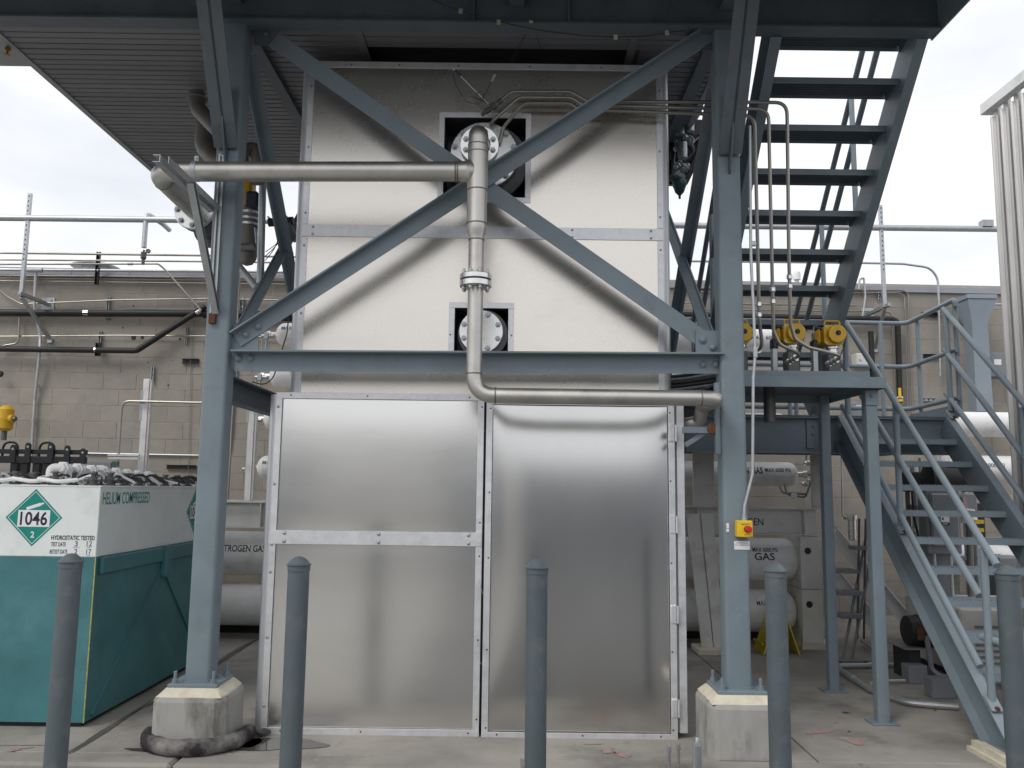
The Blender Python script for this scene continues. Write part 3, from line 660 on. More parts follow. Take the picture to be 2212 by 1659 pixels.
# flanges at the upper opening
fz = zz(292, YP+.3, 1036)
fz = zel+.035
part('flange', B().lathe((vx, YP+.17, fz), Y_, [(0, .127), (.003, .130), (.030, .130), (.032, .127)], 36), STEELB, pp)
part('flange', B().lathe((vx, YP+.206, fz), Y_, [(0, .127), (.003, .130), (.030, .130), (.032, .127)], 36), STEELB, pp)
part('weld_ring', B().lathe((vx, YP+.15, fz), Y_, [(0, r4), (.02, r4+.012), (.021, r4+.012)], 24), STEEL, pp)
for k in range(8):
    a = R(22.5+45*k); part('stud', B().bolt((vx+.098*math.cos(a), YP+.168, fz+.098*math.sin(a)), (0, -1, 0), .0135, .018), BOLTM, pp)
part('neck', B().tube([(vx, YP+.2, fz), (vx, YU-.03, fz-.02)], .07, 20), STEEL, pp)
bc = at(1046, 334, 5.69)
part('large_flange', B().lathe(bc, Y_, [(0, .24), (.004, .245), (.05, .245)], 48), STEELB, pp)
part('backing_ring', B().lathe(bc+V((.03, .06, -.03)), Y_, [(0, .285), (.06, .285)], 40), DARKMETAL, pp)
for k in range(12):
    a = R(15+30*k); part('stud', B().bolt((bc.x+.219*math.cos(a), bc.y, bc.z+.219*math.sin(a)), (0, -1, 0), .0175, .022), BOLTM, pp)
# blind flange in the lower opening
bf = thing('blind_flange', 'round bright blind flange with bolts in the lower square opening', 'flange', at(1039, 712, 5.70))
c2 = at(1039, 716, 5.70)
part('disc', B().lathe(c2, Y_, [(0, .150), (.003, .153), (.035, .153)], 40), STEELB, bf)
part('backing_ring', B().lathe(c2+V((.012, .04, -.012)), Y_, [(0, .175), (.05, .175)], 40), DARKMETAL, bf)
for k in range(8):
    a = R(22.5+45*k); part('stud', B().bolt((c2.x+.128*math.cos(a), c2.y, c2.z+.128*math.sin(a)), (0, -1, 0), .014, .02), BOLTM, bf)
# left flange pair and valve behind the column
e3 = e2 + (e2-e1).normalized()*.05
dv = (e2-e1).normalized()
part('flange', B().lathe(e2, dv, [(0, .138), (.004, .142), (.03, .142)], 32), STEELB, pp)
for k in range(8):
    a = 2*math.pi*k/8; _, s1, u1 = frame(dv); part('stud', B().bolt(e2 + (s1*math.cos(a)+u1*math.sin(a))*.115, -dv, .015, .02), BOLTM, pp)
part('rear_flange', B().lathe(e2+dv*.06, dv, [(0, .136), (.03, .136), (.03, .09), (.16, .10), (.3, .09), (.3, .145), (.34, .145)], 28), DARKMETAL, pp)

# ---- bracket of slotted strut carrying the pipe off the left column
br = thing('strut_bracket', 'slotted steel strut bracket on the left column holding up the pipe', 'bracket', (XL, CF, 2.7))
Sx = at(472, 500, CF).x
az = zz(454, CF, 481)
part('upright', B().bar((Sx, CF-.001, zz(694, CF, 466)), (Sx, CF-.001, zz(335, CF, 486)), [(-.02, 0), (.02, 0), (.02, .022), (.009, .022), (.009, .018), (.016, .018), (.016, .004), (-.016, .004), (-.016, .018), (-.009, .018), (-.009, .022), (-.02, .022)], (0, -1, 0)), STRUT, br)
tip = gnd(361, 342, az); ax = Sx-.03
part('arm', B().bar((ax, CF-.024, az-.02), (ax, tip.y, az-.02), Cprof(.041, .041, .003)), STRUT, br)
part('arm', B().bar((ax+.0411, CF-.024, az-.02), (ax+.0411, tip.y+.02, az-.02), [(0, 0), (.003, 0), (.003, .04), (0, .04)]), STRUT, br)
dt = V((ax+.02, gnd(398, 389, az).y, az-.021)); db_ = V((Sx, CF-.03, zz(680, CF, 466)))
part('diagonal', B().bar(dt, db_, Cprof(.041, .041, .004), (0, 1, 0)), STRUT, br)
part('foot_clip', B().box((Sx-.022, CF-.03, zz(700, CF, 466)), (Sx+.022, CF-.001, zz(678, CF, 466)), .003), RUST, br)
pk = at(423, 370, YP)
part('pipe_strap', B().lathe((pk.x-.016, YP, pk.z), X_, [(0, r4+.001), (0, r4+.004), (.032, r4+.004), (.032, r4+.001)], 28).box((pk.x-.014, YP-.004, pk.z+r4), (pk.x+.014, YP+.004, pk.z+r4+.04), .003), GALV, br)
part('strap_bolt', B().bolt((pk.x, YP-.004, pk.z+r4+.025), (0, -1, 0), .009), BOLTM, br)
# ---- bracket under the lower pipe on the right column
b2_ = thing('pipe_support', 'short welded pipe support with rust on the right column', 'bracket', (XR-.1, CF, 1.5))
sx_ = XR-CW/2
part('upright', B().box((sx_-.035, CF+.03, zz(981, CF, 1555)), (sx_-.001, CF+.07, zz(825, CF, 1555)), .002), BLUE, b2_)
part('arm', B().box((sx_-.24, CF+.05, zz(935, CF, 1540)), (sx_-.036, CF+.10, zz(921, CF, 1540)), .002), BLUE, b2_)
part('rust_patch', B().lathe((sx_-.052, CF+.03, zz(925, CF, 1550)), Y_, [(0, .012), (.004, .034), (.02, .036)], 12), RUST, b2_)
part('diagonal', B().bar((sx_-.22, CF+.09, zz(960, CF, 1500)), (sx_-.08, CF+.09, zz(930, CF, 1530)), rect(.03, .03)), BLUE, b2_)
rp_ = thing('return_pipe', 'dull pipe elbow behind the lower pipe beside the right column', 'pipe', (1.25, 5.62, 1.7))
part('run', B().tube(bend([(ve, YP+.45, zbot), (ve, YP+.56, zbot-.10), (ve-.10, YP+.62, zbot-.12), (ve-.20, YP+.66, zbot-.12), (ve-.21, YP+.66, zbot-.42)], .06, 6), .045, 18), STEEL, rp_)
part('coupling', B().lathe((ve-.21, YP+.66, zbot-.40), Z_, [(0, .058), (.06, .058)], 18), STEEL, rp_)

# ================================================================== bollards in front
BX = [(152, 'leftmost bollard standing in front of the helium box'), (645.5, 'bollard in front of the wide left cabinet door'), (1160, 'bollard in front of the tall right cabinet door'), (1675, 'bollard just right of the right concrete pier'), (2175, 'rightmost bollard in front of the stair foot')]
for x, lab in BX:
    p = at(x, 1230, 4.35); r_ = .0545
    t = thing('bollard', 'grey domed ' + lab, 'bollard', (p.x, p.y, -.16), 'grey pipe bollards in a row')
    zt_ = at(1106, 1205.5, 4.35).z
    part('post', B().tube([(p.x, p.y, -.16), (p.x, p.y, zt_-.07)], r_, 28), BOLL, t)
    part('cap', B().lathe((p.x, p.y, zt_-.077), Z_, [(0, r_+.003), (.026, r_+.003), (.028, r_+.008), (.033, r_+.008), (.036, r_+.002), (.052, r_*.80), (.064, r_*.55), (.071, r_*.25), (.073, 0)], 28), BOLL, t)

# ================================================================== helium tube bank in its box
bx = thing('helium_box', 'white over teal steel box of compressed helium with green diamond placards', 'gas box', (-3.9, 6.6, 0))
HX, HY0, HY1, HW = -2.785, 5.68, 7.75, 2.3
zsp = 1.10; ztp = 1.572
X0 = HX-HW
part('lower_body', B().box((X0, HY0, .03), (HX, HY1, zsp), .004), TEAL, bx)
part('upper_body', B().box((X0, HY0, zsp+.001), (HX, HY1, ztp), .004), BOXW, bx)
part('skid', B().box((X0+.03, HY0+.03, .0), (HX-.03, HY1-.03, .03)), BLACK, bx)
# right side: darker lower frame with ledge, gusset and diagonal braces
part('side_plate', B().box((HX+.0005, HY0+.006, .035), (HX+.006, HY1, zsp-.12)), TEAL, bx)
part('side_ledge', B().box((HX+.0005, HY0+.05, zsp-.115), (HX+.030, HY1, zsp-.005), .006), TEAL, bx)
ym = atx(352, 1200, HX).y
part('bracket', B().box((HX+.007, ym-.05, zsp-.24), (HX+.05, ym+.05, zsp+.004), .006), TEAL, bx)
part('diagonal_rib', B().bar((HX+.012, ym-.06, zsp-.20), (HX+.012, HY0+.08, .06), rect(.012, .022)), TEAL, bx)
part('diagonal_rib', B().bar((HX+.012, ym+.05, zsp-.22), (HX+.012, HY1-.2, .2), rect(.014, .03)), TEAL, bx)
part('chipped_edge', B().box((HX-.004, HY0-.002, .03), (HX+.0035, HY0+.004, zsp), .001), mat('yellowed_primer', (.40, .37, .12), .7, 0, .3, 30, .4, 60), bx)
part('top_lip', B().box((X0, HY0-.004, ztp-.004), (HX+.006, HY1, ztp+.006), .002), BOXW, bx)
def placard(c, xd, half, full=True):
    xd = V(xd).normalized(); nrm = V((xd.y, -xd.x, 0))
    dm = lambda k, o: [c + nrm*o + xd*a*k + Z_*b*k for a, b in ((0, 1), (1, 0), (0, -1), (-1, 0))]
    p_ = part('placard', B().prism(dm(half, .0012), -nrm*.001), GREEN, bx)
    for i in range(4):
        a, b = dm(half*.92, .0017)[i], dm(half*.92, .0017)[(i+1) % 4]; a2, b2 = dm(half*.895, .0017)[i], dm(half*.895, .0017)[(i+1) % 4]
        part('white_line', B().add([a, b, b2, a2], [(0, 1, 2, 3)]), WHITEP, p_)
    q = half*.565
    part('number_panel', B().add([c+nrm*.0020+xd*a*q+Z_*b*half*.29-Z_*half*.03 for a, b in ((-1, -1), (1, -1), (1, 1), (-1, 1))], [(0, 1, 2, 3)]), WHITEP, p_)
    text('1046', BLACKP, p_, c+nrm*.0026-xd*half*.48-Z_*half*.27, xd, Z_, half*.48, half*.96, .02)
    text('2', WHITEP, p_, c+nrm*.0022-xd*half*.07-Z_*half*.70, xd, Z_, half*.22, None, .02, align='LEFT')
    g = c+nrm*.0022+Z_*half*.40; d1 = (xd*.95+Z_*.32).normalized(); d2 = (Z_*.95-xd*.32).normalized()
    prf = [(-.30, -.055), (.20, -.055), (.25, -.03), (.33, -.03), (.33, .03), (.25, .03), (.20, .055), (-.30, .055)]
    part('cylinder_symbol', B().add([g+d1*a*half+d2*b*half for a, b in prf], [tuple(range(8))]), WHITEP, p_)
c = at(73.5, 1118, HY0); placard(c, X_, .192)
placard(V((HX, 7.40, c.z)), Y_, .192)
def ht(s, x, y, h, w, bold=.01): return text(s, BLACKP, bx, at(x, y, HY0-.0015), X_, Z_, h, w, bold)
ht('HYDROSTATIC TESTED', 110.5, 1166, .030, .292, .02)
ht('TEST DATE', 109.5, 1180, .028, .100, .01); ht('3', 161, 1180, .034, .020, 0); ht('12', 187, 1180, .034, .034, 0)
ht('RETEST DATE', 107, 1196, .028, .118, .01); ht('2', 160, 1197, .034, .020, 0); ht('17', 186, 1197, .034, .032, 0)
ht('MONTH', 158, 1183.5, .006, .036, 0); ht('YEAR', 187, 1183.5, .006, .026, 0); ht('YEAR', 186, 1200.5, .006, .026, 0)
part('ruled_line', B().box(at(155, 1181.5, HY0-.0013), at(173, 1181.8, HY0-.0012)).box(at(181, 1181.5, HY0-.0013), at(201, 1181.8, HY0-.0012)).box(at(181, 1198.4, HY0-.0013), at(201, 1198.8, HY0-.0012)), BLACKP, bx)
a, b = atx(221, 1090, HX), atx(322, 1087, HX)
text('HELIUM COMPRESSED', GREEN, bx, V((HX+.0015, a.y, zz(1090, 5.75, 221)-.0)), Y_, Z_, .085, b.y-a.y, .006)
# manifold, valves and hoses on top
man = thing('gas_manifold', 'white pipe manifold with round unions lying on top of the helium box', 'manifold', (-3.1, 6.4, ztp))
mp0, mp1 = at(135, 1011, 5.95), at(322, 1029, 7.3)
part('manifold_pipe', B().tube([mp0, mp1], .017, 12), WHITE, man)
for k in range(8):
    q = mp0.lerp(mp1, k/7*.98+.0); d = (mp1-mp0).normalized()
    u_ = part('union', B().lathe(q-d*.028, d, [(0, .028), (.006, .036), (.02, .036), (.022, .050), (.046, .050), (.05, .034)], 6), WHITE, man)
    part('foot', B().lathe(q+d*.085-Z_*.09, Z_, [(0, .03), (.02, .03), (.02, .022), (.07, .024), (.10, .03), (.12, .012)], 10), WHITE, man)
part('end_elbow', B().tube(bend([mp0-Y_*.0, mp0+V((-.07, -.02, 0)), mp0+V((-.07, -.02, -.1))], .03, 5), .032, 12), WHITE, man)
rn = random.Random(11)
nvalve = 0
for k in range(8):
    y0 = 5.86 + k*.245
    for x0 in ((-3.62, -3.2, -2.93) if k < 3 else (-3.25, -2.93)):
        v = B().lathe((x0, y0, ztp+.006), Z_, [(0, .04), (.012, .04), (.012, .024), (.04, .024), (.04, .036), (.06, .036), (.062, .018), (.085, .018), (.085, .028), (.095, .026)], 10); v.lathe((x0-.06, y0, ztp+.05), X_, [(0, .016), (.12, .016)], 8)
        part('cylinder_valve', v, DARKMETAL, man); nvalve += 1
        for j in range(4):
            p0 = V((x0, y0, ztp+.04)); p1 = V((x0+rn.uniform(-.22, .24), y0+rn.uniform(.1, .35), ztp+.03)); p1.x = min(p1.x, HX-.03); pm = (p0+p1)/2 + V((rn.uniform(-.05, .05), 0, rn.uniform(.02, .06)))
            part('hose', B().tube(bend([p0, p0.lerp(pm, .5)+Z_*.02, pm, p1.lerp(pm, .4), p1], .08, 4), .0095, 7), HOSE if rn.random() < .66 else WHITE, man)
for x0, y0 in ((-3.9, 5.9), (-3.75, 5.84), (-3.5, 5.86), (-3.3, 5.83)):
    part('hose', B().tube(bend([(x0, y0, ztp+.05), (x0+.15, y0-.02, ztp+.03), (x0+.26, y0+.03, ztp+.045)], .1, 4), .014, 8), WHITE, man)

# ================================================================== stop button, conduit and plates on the right column
es = thing('emergency_stop', 'yellow box with red mushroom stop button on the right column', 'stop button', at(1609, 1143, CF))
e0, e1_ = at(1593, 1160.5, CF-.06), at(1626, 1125, CF-.06)
part('housing', B().box((e0.x, CF-.062, e0.z), (e1_.x, CF-.001, e1_.z), .004), YELB, es)
bc_ = at(1615, 1143, CF-.07)
part('collar', B().lathe((bc_.x, CF-.062, bc_.z), (0, -1, 0), [(0, .021), (.006, .021), (.008, .018)], 20), BLACK, es)
part('button', B().lathe((bc_.x, CF-.068, bc_.z), (0, -1, 0), [(0, .013), (.016, .013), (.018, .021), (.026, .022), (.032, .017), (.034, 0)], 20), RED, es)
for s_, zz_ in (('EMERGENCY', .026), ('STOP', -.038)):
    text(s_, BLACKP, es, (bc_.x-.006, CF-.0628, bc_.z+zz_), X_, Z_, .008, None, .01, align='CENTER')
for sx in (0, 1):
    for sz in (0, 1): part('screw', B().rivet((e0.x+.009+sx*(e1_.x-e0.x-.018), CF-.062, e0.z+.009+sz*(e1_.z-e0.z-.018)), (0, -1, 0), .003), BOLTM, es)
def dpl(name, x0, y0, x1, y1, lines, lab, mt=WHITEP):
    a, b = at(x0, y1, CF), at(x1, y0, CF); t = thing(name, lab, 'label', (a.x, CF, a.z))
    part('plate', B().box((a.x, CF-.0025, a.z), (b.x, CF-.0005, b.z)), mt, t); h = (b.z-a.z)
    for i, s_ in enumerate(lines): text(s_, BLACKP, t, ((a.x+b.x)/2, CF-.003, b.z-h*(.30+.24*i)), X_, Z_, h*.13, (b.x-a.x)*(.78 if i == 0 else .9), .005, align='CENTER')
dpl('label_plate', 1586, 1169, 1619, 1187, ['LIQUID NITROGEN', 'VAC TOWER E-STOP'], 'white printed label just below the yellow stop button box')
dpl('label_plate', 1569, 1130, 1574.5, 1140.5, [], 'tiny upper white sticker left of the stop button box')
dpl('label_plate', 1569, 1142, 1574.5, 1149, [], 'tiny lower white sticker left of the stop button box')
cd = thing('conduit', 'galvanised conduit running down the right column to the stop button', 'conduit', at(1607, 1120, CF))
cpts = [at(x, y, CF-.018) for x, y in ((1619.5, 272), (1622, 553), (1628, 681), (1631, 768), (1627, 815), (1625.5, 1024), (1608, 1094), (1607, 1122))]
part('pipe', B().tube(bend(cpts, .12, 5), .0098, 10), GALV, cd)
cc = at(1631.3, 763, CF-.018)
part('coupling', B().lathe(cc, Z_, [(-.03, .014), (-.02, .016), (-.01, .0135), (0, .0165), (.01, .0135), (.02, .016), (.035, .014)], 10), GALV, cd)
part('connector', B().lathe(at(1607, 1123, CF-.018), Z_, [(-.012, .017), (.008, .017), (.01, .013), (.03, .013)], 8), GALV, cd)
part('clip', B().box(at(1623, 530, CF-.03), at(1631, 523, CF-.001), .002), GALV, cd)
# stubs by the foot of the right pier
for x, lab in ((1446, 'left'), (1466.5, 'right')):
    p = gnd(x, 1668); z1 = at(x, 1612 if lab == 'left' else 1607, p.y).z
    solo('threaded_stub', B().tube([(p.x, p.y, 0), (p.x, p.y, z1-.03)], .008, 8).lathe((p.x, p.y, z1-.03), Z_, [(0, .013), (.012, .013), (.012, .009), (.026, .009), (.026, .013), (.036, .011)], 8), BOLTM, f'{lab} one of two short threaded steel stubs in the slab before the door', 'stub', 'threaded stubs by the door')
p = gnd(1507, 1672); z1 = at(1507, 1592, p.y).z
cb = thing('oval_fitting', 'small grey oval conduit fitting standing up beside the right pier', 'fitting', (p.x, p.y, 0))
part('body', B().bar((p.x, p.y, 0), (p.x, p.y, z1-.03), rrect(.054, .04, .016, 4), Y_), GALV, cb)
part('cover', B().bar((p.x, p.y-.0205, z1-.165), (p.x, p.y-.0205, z1-.045), rrect(.036, .006, .0029, 3), Y_), STRUT, cb)
part('hub', B().lathe((p.x, p.y, z1-.03), Z_, [(0, .018), (.015, .016), (.03, .010)], 12), BOLTM, cb)

# ================================================================== stainless tubing across the top, down to the valves
tl = {'A': [(1052, 240), (1077, 222), (1104, 198), (1232, 198), (1269, 219), (1478, 220.5), (1700, 221.5), (1704, 551), (1708, 700), (1717, 733), (1748, 751), (1822, 769), (1790, 786)],
      'B': [(1060, 270), (1065.5, 260), (1121, 210.5), (1235, 211), (1259, 227), (1478, 233), (1660, 235.5), (1667, 551), (1671, 716), (1684, 744.5), (1733, 765), (1703, 782)],
      'C': [(1078, 310), (1087, 275.5), (1131, 222.5), (1232, 222.5), (1249, 236), (1478, 244.6), (1630, 249.5), (1637, 553), (1640, 690), (1647, 750), (1628, 763)]}
YV = 6.02
tlab = {'A': 'uppermost and longest of the three stainless tubes bending over the enclosure', 'B': 'middle of the three stainless tubes bending over the enclosure', 'C': 'lowest of the three stainless tubes bending over the enclosure'}
tubes = {}
for k, ps in tl.items():
    n = len(ps); P = []
    for i, (x, y) in enumerate(ps):
        if x < 1090 and y > 200 and i < 3: Y = 5.62 if y < 262 else 5.66
        elif y < 252: Y = 5.60
        elif i >= n-1: Y = 6.06
        elif i == n-2: Y = 5.94
        else: Y = 5.62 + .30*max(0, (y-300)/460)
        P.append(at(x, y, Y))
    t = thing('stainless_tube', tlab[k], 'tube', P[-1], 'three stainless tubes')
    part('run', B().tube(bend(P, .09, 6), .0128, 10), TUBE, t)
    for y in {'A': (598, 618), 'B': (625, 651), 'C': (657, 680)}[k]:
        i = [j for j in range(n-1) if ps[j][1] <= y <= ps[j+1][1]][-1]; q = (y-ps[i][1])/(ps[i+1][1]-ps[i][1])
        part('union_nut', B().lathe(P[i].lerp(P[i+1], q)-Z_*.018, Z_, [(0, .018), (.004, .021), (.03, .021), (.036, .017)], 6), STEELB, t)
    for j, s_ in ((.0, .026), (.28, .02), (.5, .024)):
        q = P[-2].lerp(P[-1], .45+j); d = (P[-1]-P[-2]).normalized(); part('end_fitting', B().lathe(q, d, [(0, s_), (.02, s_)], 10), STEELB, t)
    tubes[k] = P
tf = at(1066, 229, 5.61)
part('tee_fitting', B().obox(tf, (.035, .03, .05), M.Rotation(R(-38), 3, 'Y'), .004).tube([at(1040, 249, 5.63), tf], .014, 8).tube([tf, at(1018, 207, 5.61)], .004, 6).lathe(at(1053, 239, 5.61)-X_*.0, at(1066, 229, 5.61)-at(1040, 249, 5.63), [(-.02, .02), (.02, .02)], 6).lathe(at(1079, 220, 5.61), at(1079, 220, 5.6)-at(1066, 229, 5.61), [(-.015, .019), (.02, .019)], 6), DARKMETAL, next(o for o in COL.objects if o.get('label') == tlab['A']))
pr = thing('sensor_probe', 'thin probe with teal plug and loose wire loop above the top flange', 'sensor', at(1050, 232, 5.6))
q0, q1 = at(1055, 224, 5.60), at(984, 153, 5.58)
part('rod', B().tube([q0, q1], .0035, 6), STEELB, pr)
part('plug', B().lathe(q0.lerp(q1, .84), q1-q0, [(0, .009), (.06, .009)], 8), TEALV, pr)
part('tip', B().lathe(q1, q1-q0, [(0, .008), (.02, .006)], 8), WHITEP, pr)
part('wire', B().tube(bend([at(*a, 5.59) for a in ((978, 158), (985, 185), (1008, 220), (1032, 226), (1046, 210), (1040, 194), (1028, 205), (1034, 218), (1047, 205), (1060, 180), (1066, 165))], .03, 4), .0022, 5), BLACK, pr)
part('wire_tag', B().obox(at(1066, 168, 5.585), (.016, .004, .06), M.Rotation(R(25), 3, 'Y')), mat('cream_tag', (.42, .41, .31), .6), pr)
tagm = MATS['cream_tag']
ca = thing('tagged_cable', 'thin black cable with small cream tags slung under the top beam', 'cable', at(1300, 80, 5.3))
kp = [(920, -6), (995, 24), (1060, 42), (1110, 54), (1170, 66), (1260, 77), (1330, 80), (1400, 78), (1442, 70), (1478, 66)]
part('cord', B().tube(bend([at(x, y, 5.24) for x, y in kp], .2, 4), .0035, 6), BLACK, ca)
for x, y in ((995, 24), (1077, 48), (1330, 80.5), (1441, 71)): part('tag', B().obox(at(x, y, 5.235), (.027, .003, .034), M.Rotation(R(random.uniform(-8, 8)), 3, 'Y')), tagm, ca)
part('clip', B().box(at(1143, 50, 5.24), at(1151, 44, 5.22)), tagm, ca)
for pth in (((1147, 50), (1128, 84), (1100, 134)), ((1148, 50), (1132, 84), (1106, 134)), ((1149, 50), (1160, 80), (1170, 110))): part('drop_wire', B().tube([at(x, y, 5.3+.2*i) for i, (x, y) in enumerate(pth)], .0022, 5), BLACK, ca)
lw = thing('loose_wire', 'loose black wire hanging from the left strut beside the enclosure', 'cable', at(600, 830, 5.6))
part('cord', B().tube(bend([at(x, y, 5.55) for x, y in ((633, 545), (628, 640), (620, 720), (608, 760), (590, 818), (570, 832), (545, 825))], .15, 5), .004, 6), BLACK, lw)

# ================================================================== stair: upper flight (rises towards the eye), landing, lower flight
LZ = 2.29
def line2(p, q): return V((0, q.y-p.y, q.z-p.z)).normalized()
uf = thing('upper_stair_flight', 'open tread steel stair flight seen from below, rising to the platform', 'stair', (2.3, 7.9, LZ))
UXR, UXL = 2.78, 1.84
pa, pb = atx(2008, 69, UXR+.07), atx(1823.5, 697.5, UXR+.07); du = line2(pa, pb)      # lower edge of the stringer, downwards
def ext(p, d, z): return p + d*((z-p.z)/d.z)
for X, s in ((UXR, 1), (UXL, -1)):
    t0, t1 = ext(pa, du, ZB-.01), ext(pa, du, LZ+.01)
    a, b = V((X, t0.y, t0.z)), V((X, t1.y, t1.z)); nrm = V((0, -du.z, du.y)); nrm = nrm if nrm.y > 0 else -nrm
    pr_ = [(0, 0), (.075, 0), (.075, .009), (.009, .009), (.009, .236), (.075, .236), (.075, .245), (0, .245)]
    part('stringer', B().prism([a + X_*s*q + nrm*w for q, w in pr_], b-a), BLUE, uf)
T0, T7 = atx(1975, 60, UXR), atx(1791.5, 691.5, UXR)
for k in range(-0, 11):
    q = T0 + (T7-T0)*(k/7); y0, z0 = q.y, q.z-.012
    if z0 < LZ+.1: break
    tr = part('tread', B().prism([(UXL+.002, y0, z0-.035), (UXL+.002, y0, z0+.012), (UXL+.002, y0+.245, z0+.012), (UXL+.002, y0+.245, z0-.03), (UXL+.002, y0+.239, z0-.03), (UXL+.002, y0+.239, z0+.004), (UXL+.002, y0+.006, z0+.004), (UXL+.002, y0+.006, z0-.035)], (UXR-UXL-.004, 0, 0)), BLUE, uf)
    gr_ = B()
    for j in range(6): gr_.box((UXL+.03, y0+.03+j*.036, z0-.02), (UXR-.03, y0+.034+j*.036, z0+.0038))
    part('grating', gr_, BLUE_SHADE, tr)
    for s in (0, 1):
        xx = UXR-.006 if s else UXL+.006
        part('tread_clip', B().prism([(xx-.005, y0+.02, z0+.003), (xx-.005, y0+.22, z0+.003), (xx-.005, y0+.22, z0-.05)], (.01 if s == 0 else -.0, 0, 0) if s == 0 else (.008, 0, 0)), BLUE_SHADE, tr)
for nm, (x0, y0), (x1, y1) in (('handrail', (1869, 86), (1761, 527)), ('mid_rail', (1901, 86), (1788, 527))):
    p, q = atx(x0, y0, UXR+.035), atx(x1, y1, UXR+.035); d = line2(p, q); p = ext(p, du, min(p.z+.9, ZB+.9)); q = ext(p, du, LZ+.55 if nm == 'mid_rail' else LZ+.9)
    for X in (UXR+.035, UXL-.035): part(nm, B().tube([(X, p.y, p.z), (X, q.y, q.z)], .024, 10), BLUE_SHADE, uf)
    if nm == 'handrail': hp, hq = p, q
for f in (.30, .62, .97):
    q = hp.lerp(hq, f); s = ext(pa, du, 0); zl = pa.z + (q.y-.0-pa.y)*du.z/du.y
    for X in (UXR+.035, UXL-.035): part('rail_post', B().tube([(X, q.y, zl+.26), (X, q.y, q.z)], .022, 10), RAIL, uf)

ld = thing('stair_landing', 'steel stair landing with guard rail and deep edge beam', 'landing', (2.8, 8.1, 0))
LX_0, LX_1, LY0, LY1 = 1.60, 3.99, 7.50, 8.95
part('floor_plate', B().box((LX_0, LY0, LZ-.012), (LX_1, LY1, LZ)), BLUE_SHADE, ld)
part('edge_beam', B().bar((LX_0, LY0+.09, LZ-.345), (LX_1, LY0+.09, LZ-.345), [(0, 0), (.085, 0), (.085, .012), (.012, .012), (.012, .32), (.085, .32), (.085, .332), (0, .332)]), BLUE, ld)
part('edge_beam', B().box((LX_0, LY1-.02, LZ-.3), (LX_1, LY1, LZ-.0125)), BLUE, ld)
for x in (LX_0, LX_1-.02): part('side_channel', B().box((x, LY0+.1, LZ-.3), (x+.02, LY1-.021, LZ-.0125)), BLUE, ld)
ax_ = at(1755, 900, LY0); part('splice_angle', B().box((ax_.x-.035, LY0+.06, LZ-.30), (ax_.x+.035, LY0+.082, LZ-.02), .002), BLUE, ld)
for y in (898, 921, 938): part('bolt', B().bolt(at(1757, y, LY0+.06), (0, -1, 0), .013), BLUE, ld)
for x in (3.84,): part('leg', B().bar((x, LY1-.12, 0), (x, LY1-.12, LZ-.02), rect(.1, .1), Y_), BLUE, ld)
g3 = [gnd(1826, 693.6, 3.36), gnd(1958.8, 699, 3.36), gnd(2061.7, 647.5, 3.36)]
for dz in (0, -.46, -.90):
    P = [V((q.x, q.y, 3.36+dz)) for q in g3]; P[0].x = 1.7
    P2 = P if dz else P + [V((P[-1].x+.01, P[-1].y-.0, 3.30))]
    part('guard_rail', B().tube(bend(P2, .12, 6), .0235, 12), RAIL, ld)
for q in (gnd(1901, 697, 3.36), gnd(1981, 690, 3.36), gnd(2061.7, 650, 3.36), g3[0]+V((-.6, 0, 0)), g3[0]):
    part('rail_post', B().tube([(q.x, q.y, LZ), (q.x, q.y, 3.35)], .0225, 12), RAIL, ld)
kp_ = [gnd(1926, 880, LZ+.02), gnd(2052, 850, LZ+.02)]
part('toe_plate', B().bar((g3[1].x, g3[1].y, LZ+.06), (g3[2].x, g3[2].y, LZ+.06), rect(.008, .11)), BLUE, ld)

lf = thing('lower_stair_flight', 'lower steel stair flight with pipe handrails coming down to the slab', 'stair', (3.5, 5.5, 0))
FX0, FX1 = 3.02, 3.93
Q0 = V((0, 7.303, 2.071)); ds_ = V((0, -.2225, -.203))
dl = ds_.normalized(); nl = V((0, dl.z, -dl.y)); nl = nl if nl.z > 0 else -nl
